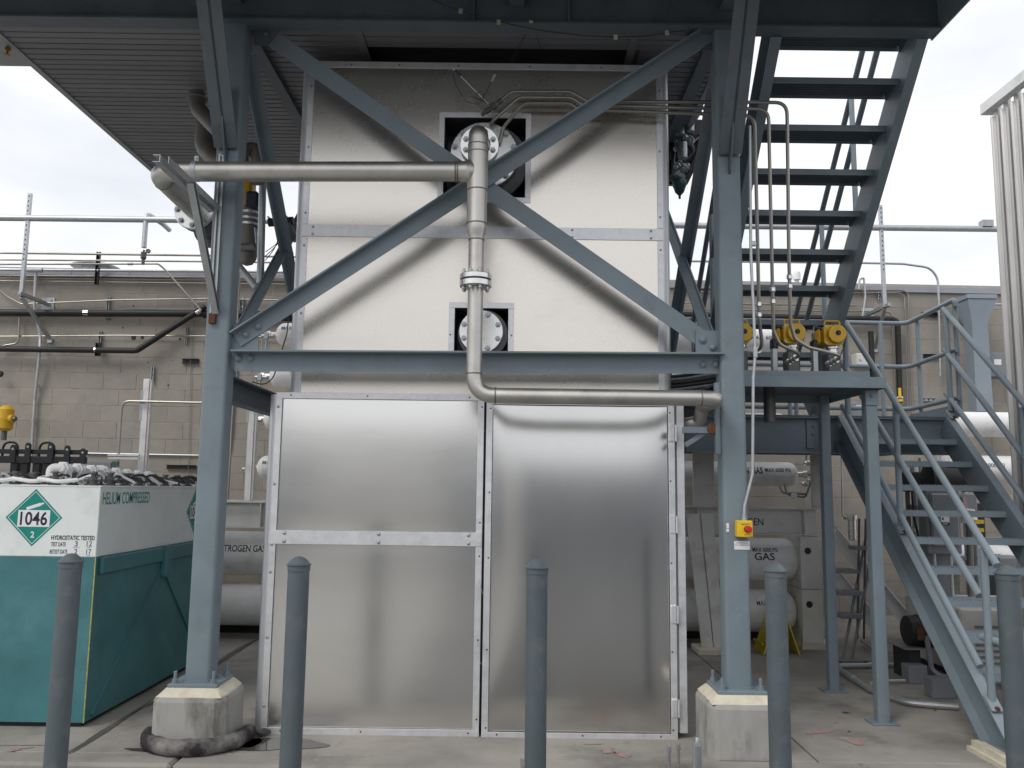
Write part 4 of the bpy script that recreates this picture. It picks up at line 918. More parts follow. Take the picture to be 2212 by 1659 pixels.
# top edge of the stringers passes a little above the nosings
ta = atx(1952, 1158, FX0-.0); 
top0 = Q0 + nl*.05
def onz(z): return top0 + dl*((z-top0.z)/dl.z)
for X, s in ((FX0, -1), (FX1, 1)):
    a = onz(LZ+.0); b = onz(.16); dep = .25
    w0 = [a, b, V((0, b.y-.0, 0.015)), onz(.16)-nl*dep + dl*0, a-nl*dep]
    w0[3] = w0[3] + dl*((.015-w0[3].z)/dl.z); w0[4] = w0[4] + V((0, 0, 0))
    part('stringer', B().prism([V((X, p.y, p.z)) for p in w0], (s*.009, 0, 0)), BLUE, lf)
    part('stringer_flange', B().prism([V((X+s*.0095, p.y, p.z)) for p in (a, b, b-nl*.010, a-nl*.010)], (s*.062, 0, 0)), RAIL, lf)
    part('stringer_flange', B().prism([V((X+s*.0095, p.y, p.z)) for p in (w0[4], w0[3], w0[3]+nl*.010, w0[4]+nl*.010)], (s*.062, 0, 0)), BLUE, lf)
    part('end_plate', B().box((X, b.y-.008, .015), (X+s*.072, b.y-.0005, b.z-.002)), RAIL, lf)
    part('foot_plate', B().box((X-.05, b.y-.05, .06*0+.07), (X+.13*(1 if s > 0 else .6), b.y+.24, .082)), BLUE, lf)
    part('anchor_bolt', B().lathe((X+(.05 if s > 0 else .03), b.y+.17, .08), Z_, [(0, .016), (.015, .016), (.015, .009), (.05, .009)], 8), BLUE, lf)
    tgrout = thing('grout_pad', ('cream grout pad under the left foot of the lower stair' if s < 0 else 'cream grout pad under the right foot of the lower stair'), 'pad', (X, b.y+.1, 0), 'grout pads under the stair')
    part('pad', B().prism([(X-.13, b.y-.13, 0), (X+.15, b.y-.13, 0), (X+.15, b.y+.32, 0), (X-.13, b.y+.32, 0)], (0, 0, .03)).prism([(X-.11, b.y-.11, .03), (X+.13, b.y-.11, .03), (X+.13, b.y+.30, .03), (X-.11, b.y+.30, .03)], (0, 0, .039)), GROUT, tgrout)
for k in range(10):
    q = Q0 + ds_*k
    tr = part('tread', B().prism([(FX0+.001, q.y, q.z-.045), (FX0+.001, q.y, q.z), (FX0+.001, q.y+.235, q.z), (FX0+.001, q.y+.235, q.z-.04), (FX0+.001, q.y+.229, q.z-.04), (FX0+.001, q.y+.229, q.z-.006), (FX0+.001, q.y+.006, q.z-.006), (FX0+.001, q.y+.006, q.z-.045)], (FX1-FX0-.002, 0, 0)), RAIL, lf)
    st__ = B()
    for j in range(30): st__.box((FX0+.02+j*.03, q.y+.004, q.z+.0002), (FX0+.032+j*.03, q.y+.02, q.z+.005))
    part('nosing_studs', st__, RAIL, tr)
    part('tread_clip', B().box((FX1-.12, q.y+.03, q.z-.05), (FX1-.001, q.y+.2, q.z-.0065)), BLUE, tr)
slope = dl
def rail(p, q0, X): return part('handrail', B().tube([V((X, p.y, p.z)), V((X, q0.y, q0.z))], .0240, 14), RAIL, lf)
RXL, RXR = 2.985, 3.985
# left side rails: upper ends at the landing post, lower ends at the newel
for a, b in (((1827, 697), (2154, 1222)), ((1818, 781), (2116, 1287)), ((1820, 876), (2117, 1440))):
    rail(atx(*a, RXL), atx(*b, RXL), RXL)
for a, b in (((2037, 667), (2212, 872)), ((2040, 755), (2212, 986)), ((2043.6, 849), (2212, 1077))):
    p, q = atx(*a, RXR), atx(*b, RXR); rail(p, p + (q-p)*2.2, RXR)
def post(x, y0, y1, X, plate=True):
    p, q = atx(x, y0, X), atx(x, y1, X); o = part('rail_post', B().tube([(X, p.y, p.z), (X, p.y, q.z)], .0235, 12), RAIL, lf)
    if plate:
        zt_ = onz(0); zs = top0.z + (p.y-top0.y)*dl.z/dl.y
        pl = part('post_plate', B().obox((X-.002, p.y-.02, zs+.008), (.075, .12, .010), M.Rotation(math.atan2(dl.z, dl.y)+math.pi, 3, 'X'), .004), RAIL, o)
        part('bolt', B().bolt((X, p.y-.055, zs-.02), nl, .012), RUST, o)
    return o
post(1824, 694, 905, RXL, False); post(1934, 868, 1143, RXL); post(2124, 1185, 1528, RXL)
post(2043, 675, 890, RXR); post(2207, 880, 1130, RXR)
nl_ = atx(2120, 1375, RXL)
part('return_bend', B().tube(bend([nl_, nl_+V((.06, -.16, -.02)), nl_+V((.09, -.30, -.10))], .08, 5), .0235, 12), RAIL, lf)

# ================================================================== valve stand with three yellow actuated valves
tb = thing('valve_stand', 'grey blue steel stand carrying the yellow valves beside the right column', 'stand', (2.2, 6.4, 0))
TX0, TX1, TY0, TY1 = XR+CW/2+.002, 2.69, 5.90, 6.98
TZ = zz(814, TY0, 1800); TA = zz(837, TY0, 1800)
part('top_plate', B().box((TX0, TY0+.02, TZ-.010), (TX1-.02, TY1, TZ-.002)), BLUE_SHADE, tb)
part('apron', B().box((TX0, TY0, TA), (TX1, TY0+.010, TZ), .0015), BLUE, tb)
part('apron_lip', B().box((TX0, TY0+.011, TZ-.0015), (TX1, TY0+.10, TZ+.004)), BLUE, tb)
part('apron', B().box((TX1-.010, TY0+.0105, TA), (TX1, TY1, TZ-.002)), BLUE, tb)
part('apron', B().box((TX0, TY1, TA), (TX1, TY1+.01, TZ)), BLUE, tb)
part('raised_strip', B().box((TX0, TY0+.06, TZ+.0045), (TX1-.09, TY0+.075, TZ+.05), .0015), BLUE, tb)
l1 = gnd(1906, 1562); l2 = gnd(1800, 1493)
for (p, w) in ((l1, .084), (l2, .078)):
    lg = part('leg', B().bar((p.x, p.y, .012), (p.x, p.y, TA+.02 if p is l1 else TZ-.011), rrect(w, w, .008, 3), Y_), BLUE, tb)
    part('foot_plate', B().box((p.x-.095, p.y-.075, 0.001), (p.x+.095, p.y+.075, .013), .002), BLUE, lg)
kb = at(1906, 850, l1.y-.045)
part('knee_plate', B().box((l1.x-.048, l1.y-.052, TA-.115), (l1.x+.048, l1.y-.0425, TA-.002), .002), BLUE, tb)
part('bolt', B().bolt((l1.x-.0, l1.y-.052, TA-.045), (0, -1, 0), .012), BLUE, tb)
for x in (1.64, 1.93): part('hanging_sleeve', B().tube([(x+.04, 6.3, TZ-.011), (x+.04, 6.3, TZ-.30)], .045, 14), DARKMETAL, tb)
def valve(cx, cy, lab):
    c = at(cx, cy, 6.28); t = thing('actuated_valve', 'yellow actuated valve with carry handle, ' + lab, 'valve', (c.x, 6.36, TZ), 'yellow actuated valves on the stand')
    x, z = c.x, c.z; y = 6.26
    part('actuator_body', B().bar((x, y, z), (x, y+.16, z), rrect(.155, .15, .035, 4)), YEL, t)
    part('flange_plate', B().bar((x-.004, y-.012, z), (x-.004, y-.0005, z), rrect(.150, .155, .03, 4)), YEL, t)
    cov = part('cover', B().lathe((x+.012, y-.012, z+.004), (0, -1, 0), [(0, .070), (.03, .070), (.036, .066), (.037, 0)], 28), YEL, t)
    part('indicator', B().lathe((x+.016, y-.049, z+.010), (0, -1, 0), [(0, .020), (.004, .020), (.004, .011), (.014, .011)], 12), BLACK, cov)
    for sx in (-1, 1):
        for sz in (-1, 1): part('screw', B().bolt((x-.004+sx*.061, y-.012, z+sz*.062), (0, -1, 0), .006), BOLTM, t)
    part('handle', B().tube(bend([(x-.058, y+.03, z+.07), (x-.058, y+.03, z+.115), (x+.058, y+.03, z+.115), (x+.058, y+.03, z+.07)], .015, 4), .007, 8), YEL, t)
    part('spring_housing', B().box((x-.125, y+.02, z-.07), (x-.078, y+.15, z+.055), .02), YEL, t)
    part('side_plug', B().lathe((x-.077, y+.05, z+.055), (-1, 0, .15), [(0, .016), (.03, .016), (.03, .022), (.06, .020)], 10), BLACK, t)
    part('bonnet', B().lathe((x+.01, y+.08, z-.075), (0, 0, -1), [(0, .055), (.02, .055), (.02, .045), (.055, .05)], 16), STEELB, t)
    part('valve_body', B().box((x-.045, y+.03, TZ+.004), (x+.06, y+.14, z-.125), .012), DARKMETAL, t)
    part('solenoid', B().box((x-.155, y+.03, z-.115), (x-.105, y+.10, z-.03), .01), BLACK, t)
    part('mount_bar', B().box((x-.165, y+.0, TZ+.004), (x-.125, y+.05, z-.115), .004), STRUT, t)
    part('base_bar', B().box((x-.165, y-.04, TZ+.0045), (x-.05, y+.06, TZ+.028), .004), DARKMETAL, t)
    part('air_line', B().tube(bend([(x-.13, y+.02, z-.03), (x-.15, y+.02, z+.06), (x-.10, y+.02, z+.09)], .02, 4), .004, 6), TUBE, t)
    part('bleed_line', B().tube([(x-.16, y+.12, TZ+.09), (x+.14, y+.12, TZ+.09)], .006, 6), TUBE, t)
    part('end_nut', B().lathe((x-.01, y+.03, TZ+.045), (0, -1, 0), [(0, .036), (.02, .036), (.02, .03), (.05, .03), (.05, .024), (.07, .024)], 6), STEELB, t)
valve(1599, 722, 'half hidden behind the right column')
valve(1712, 722, 'middle one of three on the stand')
valve(1799, 725, 'rightmost of three on the stand')
lo_ = thing('black_lead', 'thin black lead looping behind the rightmost yellow valve', 'cable', at(1820, 760, 6.2))
part('cord', B().tube(bend([at(x, y, 6.22) for x, y in ((1808, 703), (1822, 708), (1828, 726), (1824, 748), (1816, 766))], .05, 5), .004, 6), BLACK, lo_)

# ================================================================== ambient vaporizer at the right edge
VX = 4.30; vp0 = atx(2127, 224, VX)
va = thing('ambient_vaporizer', 'tall pale finned vaporizer with top frame at the right edge', 'vaporizer', (VX+.5, vp0.y-.6, 0))
VT = vp0.z
part('top_frame', B().box((VX-.03, vp0.y-1.9, VT-.10), (VX+.05, vp0.y+.03, VT), .004), WHITE, va)
part('top_frame', B().box((VX+.051, vp0.y-.05, VT-.10), (VX+.5, vp0.y+.03, VT), .004), WHITE, va)
def fintube(x, y):
    pts = []
    for k in range(48):
        a = 2*math.pi*k/48; r_ = .056+.014*math.cos(6*a); pts.append((r_*math.cos(a), r_*math.sin(a)))
    part('finned_tube', B().prism([V((x+p[0], y+p[1], .5)) for p in pts], (0, 0, VT-.16-.5)), VAP, va, smooth=40)
    part('header_stub', B().tube([(x, y, VT-.16), (x, y, VT-.05)], .03, 10), VAP, va)
for i in range(10):
    for j in range(2): fintube(VX+.07+j*.2, vp0.y-.07-i*.15)
for x in (VX+.12, VX+.36):
    part('header', B().tube([(x, vp0.y+.0, .45), (x, vp0.y-1.5, .45)], .03, 10), VAP, va)
for y in (vp0.y-.02, vp0.y-1.55):
    for x in (VX+.02, VX+.46): part('leg', B().box((x-.03, y-.03, 0), (x+.03, y+.03, .5)), WHITE, va)

# ================================================================== nitrogen tube rack behind the enclosure
rk = thing('nitrogen_rack', 'white painted steel rack with deep top beam holding the big nitrogen tubes', 'rack', (0, 9, 0))
RXA, RXB, RY = -4.3, at(1766, 1130, 8.75).x, 8.75
rb1, rb0 = zz(1097, RY, 1600), zz(1154, RY, 1600)
tb_ = part('top_beam', B().bar((RXA, RY+.05, rb0), (RXB, RY+.05, rb0), Iprof(.16, rb1-rb0, .012, .01)), WHITEG, rk)
part('rear_beam', B().bar((RXA, RY+.75, rb0), (RXB, RY+.75, rb0), Iprof(.16, rb1-rb0, .012, .01)), WHITEG, rk)
for x in (at(1507, 1130, RY).x, at(1737, 1130, RY).x, -2.6): part('web_stiffener', B().box((x-.006, RY-.03, rb0+.013), (x+.006, RY+.044, rb1-.013)), WHITEG, tb_)
text('NITROGEN', BLACKP, tb_, at(1560, 1134, RY+.04), X_, Z_, .075, at(1649, 1134, RY+.04).x-at(1560, 1134, RY+.04).x, .004)
for px0, yy in ((1731, RY), ):
    x0, x1 = at(1731.5, 1270, RY).x, at(1776, 1270, RY).x; zb = zz(1273, RY, 1750)
    for a, b in ((.06, zb-.003), (zb+.003, rb0-.012)):
        bp_ = part('post_box', B().box((x0, RY, a), (x1, RY+.5, b), .004), WHITEG, rk)
        part('lifting_hole', B().lathe(((x0+x1)/2-.03, RY-.0006, b-.15), (0, 1, 0), [(0, .035), (.0005, .035)], 18), BLACK, bp_)
    part('foot', B().box((x0-.02, RY-.03, 0), (x1+.1, RY+.53, .059)), GROUT, rk)
    part('bolt', B().bolt((x0+.05, RY+.05, rb0-.012), (0, 0, 1), .014), WHITEG, rk)
for x in (-3.9, -.8): part('post_box', B().box((x, RY, .0), (x+.22, RY+.5, rb0-.012), .004), WHITEG, rk)
part('cross_plate', B().box((RXA, RY+.52, .0), (RXB-.3, RY+.53, .12)), BLACK, rk)
# leaning plate post in front, split by a slot
t0, t1 = at(1483, 1110, 8.55), at(1540, 1110, 8.55); b0, b1 = at(1517, 1403, 8.42), at(1566, 1403, 8.42)
sl = lambda a, b, q: a.lerp(b, q)
lp_ = thing('leaning_post', 'white slotted plate post leaning against the rack beam near the right column', 'post', ((b0.x+b1.x)/2, 8.45, 0))
part('plate', B().prism([t0, sl(t0, t1, .46), sl(b0, b1, .49), b0], (0, .03, 0)), WHITEG, lp_)
part('plate', B().prism([sl(t0, t1, .54), t1, b1, sl(b0, b1, .53)], (0, .03, 0)), WHITEG, lp_)
part('stem', B().prism([sl(t0, t1, .47)+Y_*.031, sl(t0, t1, .53)+Y_*.031, sl(b0, b1, .53)+Y_*.031, sl(b0, b1, .49)+Y_*.031], (0, .12, 0)), WHITEG, lp_)
part('foot', B().box((b0.x-.06, 8.32, 0), (b1.x+.08, 8.66, .065), .01), GROUT, lp_)
u0, u1 = at(1497, 1090, 8.72), at(1541, 982, 8.72)
part('upper_post', B().box((u0.x, 8.70, rb1), (u1.x, 8.72, at(1520, 955, 8.72).z), .002), WHITEG, rk)
part('upper_post', B().box((u0.x-.09, 8.68, rb1+.001), (u1.x+.1, 8.82, rb1+.016), .002), WHITEG, rk)
u2 = at(1756, 1050, 8.9); part('upper_post', B().box((u2.x-.04, 8.8, rb1), (u2.x+.08, 8.86, rb1+1.0), .002), WHITEG, rk)
def tube_(x0, x1, y, z, r_, lab, words, grp, name='gas_tube'):
    t = thing(name, lab, 'gas tube', ((x0+x1)/2, y, z-r_), grp)
    prof = []
    n = 7
    for k in range(n+1): a = math.pi/2*k/n; prof.append((r_*.8*(1-math.cos(a)), r_*math.sin(a)))
    Lh = x1-x0; prof += [(Lh-q[0], q[1]) for q in prof[::-1]]
    part('shell', B().lathe((x0, y, z), X_, prof, 32), WHITE, t)
    for x, d in ((x0, -1), (x1, 1)): part('neck', B().lathe((x, y, z), (d, 0, 0), [(-.01, r_*.22), (.06, r_*.22), (.06, r_*.3), (.10, r_*.3)], 10), STEELB, t)
    for s_, x, ph, h, w in words: text(s_, BLACKP, t, V((x, y, z)), X_, Z_, h, w, .014 if h > .06 else .004, cyl=(r_, ph))
    return t
YT = 9.02; rT = .222
zT1, zT2 = .88, .345
xe = at(1727, 1215, YT).x
def xat(x, y, Y=YT-.2): return at(x, y, Y).x
nx0 = xat(470, 1186)
tube_(-4.2, xe, YT, zT1, rT, 'big white nitrogen tube just under the rack beam, upper of two', [('NITROGEN GAS', nx0, .10, .07, xat(574, 1186)-nx0), ('NITROGEN', xat(1557, 1206), .02, .07, xat(1622, 1206)-xat(1557, 1206)-.05), ('GAS', xat(1629, 1205), .02, .075, .21), ('MAX 6000 PSI', xat(1626, 1194), .40, .05, xat(1680, 1194)-xat(1626, 1194))], 'big nitrogen tubes in the rack')
tube_(-4.2, xe-.05, YT, zT2, rT, 'big white nitrogen tube near the floor, lower of two', [('MAX 6000 PSI', xat(1635, 1308), .35, .05, .30)], 'big nitrogen tubes in the rack')
Ys = 9.36; rs_ = .135
def zs_(x, y): return at(x, y, Ys).z
rows = [(723, 597, 1680, 'topmost'), (812, 583, 1690, 'second from top'), (904, 570, 1700, 'third from top'), (1012, 556, 1722, 'lowest')]
rk2 = thing('tube_cradle', 'white upright cradle for the slim nitrogen tubes behind the enclosure', 'rack', (0, Ys, 0))
for x in (-2.1, 1.2): part('upright', B().box((x, Ys+.15, 0), (x+.1, Ys+.25, 3.6), .004), WHITEG, rk2)
for y, xl_, xr_, nm in rows:
    z = zs_(xl_, y); x0 = at(xl_, y, Ys).x; x1 = at(xr_, y, Ys).x
    w = [('MAX 6000', x0+.09, .25, .045, .25)]
    if nm == 'topmost': w += [('MAX 6000 PSI', at(1615, 725, Ys).x, -.05, .045, .40)]
    if nm == 'lowest': z = at(1650, 1024, Ys).z; w += [('NITROGEN GAS', at(1544, 1020, Ys).x, .0, .075, .50), ('MAX 6000 PSI', at(1645, 1014, Ys).x, .16, .045, .28)]
    tube_(x0, x1, Ys, z, rs_, f'slim white nitrogen tube, {nm} of four stacked behind the enclosure', w, 'slim nitrogen tubes stacked behind the enclosure')
    for xx in (-2.1, 1.2): part('saddle', B().box((xx, Ys-.06, z-rs_-.05), (xx+.1, Ys+.149, z-rs_-.002), .004), WHITEG, rk2)
    vt = thing('tube_end_valve', f'small steel needle valve on the left end of the {nm} slim tube', 'valve', (x0-.1, Ys, z-.3), 'needle valves on slim tube ends')
    part('body', B().tube([(x0-.16, Ys-.02, z-.02), (x0-.02, Ys-.02, z-.02)], .022, 8).box((x0-.13, Ys-.05, z-.06), (x0-.08, Ys+.0, z+.02), .005), STRUT, vt)
    part('stem', B().tube([(x0-.10, Ys-.03, z-.06), (x0-.10, Ys-.03, z-.30)], .012, 8).tube([(x0-.15, Ys-.03, z-.05), (x0-.15, Ys-.03, z-.2)], .008, 6), STRUT, vt)
# second bank further right
for x, y, nm, wd_ in ((2062, 916, 'topmost', None), (2100, 1011, 'middle', ('MAX 6000 PSI', 2096, 1006)), (2072, 1204, 'lowest', ('MAX 6000 PSI', 2088, 1199))):
    p = at(x, y, 9.3); w = [(wd_[0], at(wd_[1], y, 9.2).x, .05, .045, .36)] if wd_ else []
    tube_(p.x if nm == 'topmost' else p.x-.25, 9.0, 9.3, p.z, .14, f'slim white tube, {nm} of the bank seen through the right stair rails', w, 'slim tubes at the far right')
rk3 = thing('right_tube_rack', 'white rack posts behind the lower stair at the far right', 'rack', (5.6, 9.45, 0))
for x in (4.9, 5.9, 7.2): part('upright', B().box((x, 9.46, 0), (x+.14, 9.56, 2.2), .004), WHITEG, rk3)
for z in (.42, 1.02, 1.5): part('rail', B().box((4.6, 9.57, z), (8, 9.6, z+.09), .004), WHITEG, rk3)
# ---- white pole posts on the rack at the left
for x0, x1, yt, yb, lab in ((291.5, 307, 818, 1066, 'left of the blue left column, carrying a thin bent tube'), (525.5, 541, 845, 1077, 'between the left column and the enclosure')):
    a = at((x0+x1)/2, yb, 8.95); zt_ = at((x0+x1)/2, yt, 8.95).z; t = thing('white_post', 'white square post ' + lab, 'post', (a.x, 8.95, rb1), 'white posts on the rack')
    part('post', B().box((a.x-.03, 8.95, rb1), (a.x+.035, 9.02, zt_), .003), WHITE, t)
    part('back_fin', B().box((a.x+.036, 8.96, rb1), (a.x+.06, 9.01, zt_-.02), .003), WHITEG, t)
    zs1 = at(x0, 840 if x0 < 400 else 843, 8.93).z
    part('strut_piece', B().bar((a.x-.022, 8.949, zs1-.34), (a.x-.022, 8.949, zs1-.02), Cprof(.03, .035, .004), (0, 1, 0)), STRUT, t)
    part('clamp', B().box((a.x-.04, 8.91, at(x0, 868, 8.93).z-.02), (a.x+.01, 8.93, at(x0, 868, 8.93).z+.02), .004), STRUT, t)
tt = thing('bent_tube', 'thin steel tube bent down beside the left white post', 'tube', at(255, 1050, 8.9))
tz = at(300, 868, 8.9).z
part('run', B().tube(bend([at(252, 1052, 8.9), at(256, 985, 8.9), at(264, 866, 8.9), V((at(420, 868, 8.9).x, 8.9, tz)), V((-2.4, 8.9, tz))], .09, 6), .013, 8), TUBE, tt)
part('green_band', B().lathe(at(254, 1008, 8.9), Z_, [(0, .016), (.05, .016)], 10), GREEN, tt)
part('stand_off', B().box(at(236, 985, 8.9), at(299, 981, 8.86)).box(at(236, 992, 8.9), at(299, 988, 8.86)), WHITE, tt)

# ================================================================== things fixed along the block wall
def wtube(name, lab, cat, pts, r_, mt, off, rad=.1, n=8, grp=None, extra=None):
    P = [wall(x, y, off) for x, y in pts]; t = thing(name, lab, cat, P[0], grp)
    part('run', B().tube(bend(P, rad, 5), r_, n), mt, t); return t
def far(y0, y1, x1=2212): return [(-40, y0), (x1, y1)]
big = wtube('overhead_pipe', 'long pale overhead pipe held above the roof line on strut posts', 'pipe', [(-60, 470), (2260, 496)], .038, GALV, .55, n=14)
part('clamp', B().box(wall(2124, 488, .6), wall(2128, 480, .5)).box(wall(2132, 488, .6), wall(2136, 480, .5)), STRUT, big)
part('branch', B().tube(bend([wall(366, 497, .2), wall(352, 484, .35), wall(316, 460, .55), wall(311, 535, .55)], .06, 5), .030, 12), GALV, big)
part('branch_valve', B().lathe(wall(311, 540, .55), (0, 0, -1), [(0, .012), (.03, .012), (.03, .035), (.10, .035), (.12, .02), (.18, .02)], 8).tube([wall(311, 548, .55), wall(320, 543, .58)], .008, 6), DARKMETAL, big)
part('handwheel', B().lathe(wall(320, 543, .58), (.6, -1, .4), [(0, .03), (.012, .03)], 8), DARKMETAL, big)
LN = 'thin steel line along the roof edge, '
wtube('steel_line', LN+'topmost at the left', 'tube', [(-30, 545.8), (450, 552), (640, 555)], .014, TUBE, .30)
wtube('steel_line', LN+'second from the top at the left', 'tube', [(-30, 560.5), (450, 565), (640, 568)], .012, TUBE, .28)
t_ = wtube('steel_line', 'thin line along the roof edge that bends down to the black pipe', 'tube', [(-30, 571), (210, 570.5), (342, 570), (356, 582), (435, 671)], .011, TUBE, .22, .08)
part('union', B().tube([wall(276, 570.3, .22), wall(287, 570.2, .22)], .017, 8), TUBE, t_)
cv = wtube('conduit_line', 'thick galvanised conduit along the roof edge with a tee box', 'conduit', [(-30, 582), (60, 583), (450, 586), (640, 588)], .018, GALV, .12)
part('tee_box', B().tube([wall(60, 583.5, .13), wall(92, 583.8, .13)], .03, 10), GALV, cv)
part('drop', B().tube(bend([wall(77, 585, .12), wall(75, 640, .12), wall(74, 660, .12), wall(87, 725, .06), wall(86, 757, .12), wall(75, 864, .05), wall(68, 985, .05)], .15, 5), .017, 10), GALV, cv)
part('drop_coupling', B().lathe(wall(80, 838, .05), Z_, [(0, .024), (.04, .024)], 10).lathe(wall(72, 903+8, .05), Z_, [(0, .024), (.04, .024)], 10), GALV, cv)
part('yellow_clamp', B().lathe(wall(86.5, 761, .12), Z_, [(0, .034), (.06, .034)], 10), YELB, cv)
for i, (a, b) in enumerate(((595.5, 598), (600.5, 605), (606, 612))):
    wtube('thin_line', ['upper', 'middle', 'lower'][i] + ' of three thin tubes running under the roof edge at the left', 'tube', [(-30, a), (450, b), (640, b+2)], .0075, TUBE, .06, grp='thin tubes under the roof edge')
wtube('thin_line', 'thin sagging tube rising across the left block wall', 'tube', [(-30, 600), (15, 640), (46, 657), (60, 656), (250, 648), (444, 645), (640, 649)], .009, TUBE, .07, .3)
b1_ = wtube('insulated_pipe', 'upper black insulated pipe running along the left block wall', 'pipe', [(-40, 675), (180, 676), (450, 677), (660, 680)], .041, FOAM, .10, n=14)
part('bare_joint', B().tube([wall(181, 676, .10), wall(192, 676, .10)], .0415, 10), STEELB, b1_)
part('bare_joint', B().tube([wall(572, 679, .10), wall(580, 679, .10)], .0415, 10), STEELB, b1_)
b2__ = wtube('insulated_pipe', 'lower black insulated pipe bending up towards the left column', 'pipe', [(-40, 753), (100, 755), (295, 757.5), (444, 662)], .036, FOAM, .14, .12, n=14)
part('band', B().tube([wall(205, 756, .14), wall(208, 756, .14)], .0375, 10), STEELB, b2__)
part('band', B().tube([wall(424, 676, .14), wall(433, 670, .14)], .0375, 10), STEELB, b2__)
wtube('insulated_pipe', 'short black insulated pipe behind the left column brace', 'pipe', [(440, 682), (520, 684), (660, 690)], .033, FOAM, .07, .1, n=12)
wtube('thin_line', 'thin steel tube just under the upper black pipe', 'tube', [(-30, 684), (46, 684.5), (450, 686), (640, 689)], .010, TUBE, .06)
wtube('thin_line', 'thin bent tube dropping to the lower black pipe at the left edge', 'tube', [(42, 686), (41, 725), (38, 742), (10, 746), (-5, 756)], .011, TUBE, .08, .08)
wtube('thin_line', 'thin steel tube level with the drilled holes on the left wall', 'tube', [(-30, 727), (250, 724.5), (450, 726), (660, 729)], .008, TUBE, .06)
wtube('thin_line', 'hair thin vertical wire on the wall beside the left column', 'tube', [(444, 651), (421, 652), (417, 690), (412, 780), (406, 1050)], .004, TUBE, .03, .03)
wtube('thin_line', 'thin conduit along the wall behind the gas manifold', 'tube', [(183, 979), (300, 981.5), (440, 984), (486, 982), (497, 970), (512, 790)], .012, GALV, .03, .06)
wtube('thin_line', 'vertical steel tube behind the gap right of the left column', 'tube', [(519, 560), (513, 700), (497, 1000), (490, 1110)], .012, TUBE, .25, .1)
def wstrut(x0, y0, x1, y1, lab, mt=STRUT, off=.0, name='strut_piece'):
    a, b = wall(x0, y1, .012+off), wall(x1, y0, .012+off); t = thing(name, lab, 'strut', (a.x, a.y, a.z), 'short strut pieces bolted to the wall')
    A, Bv = V((a.x, a.y-.035, a.z)), V((b.x, b.y, b.z)); hor = (b.x-a.x) > (b.z-a.z)
    part('channel', B().box((a.x, a.y-.004, a.z), (b.x, a.y+.0, b.z)), mt, t)
    if hor: part('lip', B().box((a.x, a.y-.035, a.z), (b.x, a.y-.0045, a.z+.005)).box((a.x, a.y-.035, b.z-.005), (b.x, a.y-.0045, b.z)), mt, t)
    else: part('lip', B().box((a.x, a.y-.035, a.z), (a.x+.006, a.y-.0045, b.z)).box((b.x-.006, a.y-.035, a.z), (b.x, a.y-.0045, b.z)), mt, t)
    n_ = 3
    for k in range(n_):
        q = (k+.5)/n_; cx_ = a.x+(b.x-a.x)*(q if hor else .5); cz_ = a.z+(b.z-a.z)*(.5 if hor else q)
        part('slot', B().box((cx_-.008, a.y-.005, cz_-.014), (cx_+.008, a.y-.0041, cz_+.014)), BLACK, t)
    return t
wstrut(230, 642, 240, 692, 'slotted strut clamping the upper black pipe on the left wall')
wstrut(214, 716, 222, 745, 'slotted strut above the lower black pipe clamp')
wstrut(207, 741, 220, 769, 'black clamp block on the lower black pipe', BLACK, .05)
wstrut(401, 707, 408, 744, 'slotted strut on the wall just left of the left column')
wstrut(394, 776, 431, 785, 'short dark horizontal strut beside the left column', BLACK)
wstrut(327, 793, 335, 829, 'bare vertical strut piece above the white post', GALV)
wstrut(360, 1005, 425, 1012, 'long dark horizontal strut low on the left wall', BLACK)
wstrut(206, 545, 219, 615, 'dark vertical strut standing over the roof edge at the left', BLACK, .1)
wstrut(518, 642, 528, 672, 'strut clamp seen between the left column and its side brace')
def spost(x0, y0, x1, y1, yb, ax0, ay0, lab):
    off = .55; a, b = wall(x0, y0, off), wall(x1, y1, off); t = thing('strut_post', lab, 'post', b, 'tall strut posts carrying the overhead pipe')
    part('post', B().box((b.x-.022, b.y-.02, b.z), (b.x+.022, b.y+.02, a.z), .003), GALV, t)
    for k in range(14): part('slot', B().box((b.x-.007, b.y-.0206, a.z-.05-k*.06), (b.x+.007, b.y-.0201, a.z-.03-k*.06)), BLACK, t)
    w0 = V((b.x+.02, wally(b.x, .012), b.z+.02))
    part('arm', B().box((b.x+.0, b.y-.08, b.z-.0), (b.x+.042, w0.y, b.z+.042), .003), STRUT, t)
    part('wall_plate', B().box((b.x-.06, w0.y-.008, b.z-.09), (b.x+.10, w0.y-.0005, b.z+.11), .003), GALV, t)
    part('brace', B().bar((b.x, b.y, b.z-.01), (b.x+.09, w0.y-.02, b.z-.42), rect(.035, .035)), STRUT, t)
    part('foot_clip', B().box((b.x+.06, w0.y-.03, b.z-.47), (b.x+.12, w0.y-.0005, b.z-.41), .003), GALV, t)
    for sz in (-.05, .07): part('bolt', B().bolt((b.x+.06, w0.y-.008, b.z+sz), (0, -1, 0), .014), BOLTM, t)
spost(57, 418, 46, 640, 0, 0, 0, 'tall slotted strut post at the left carrying the overhead pipe')
spost(1906, 444, 1911, 664, 0, 0, 0, 'tall slotted strut post at the right carrying the overhead pipe')
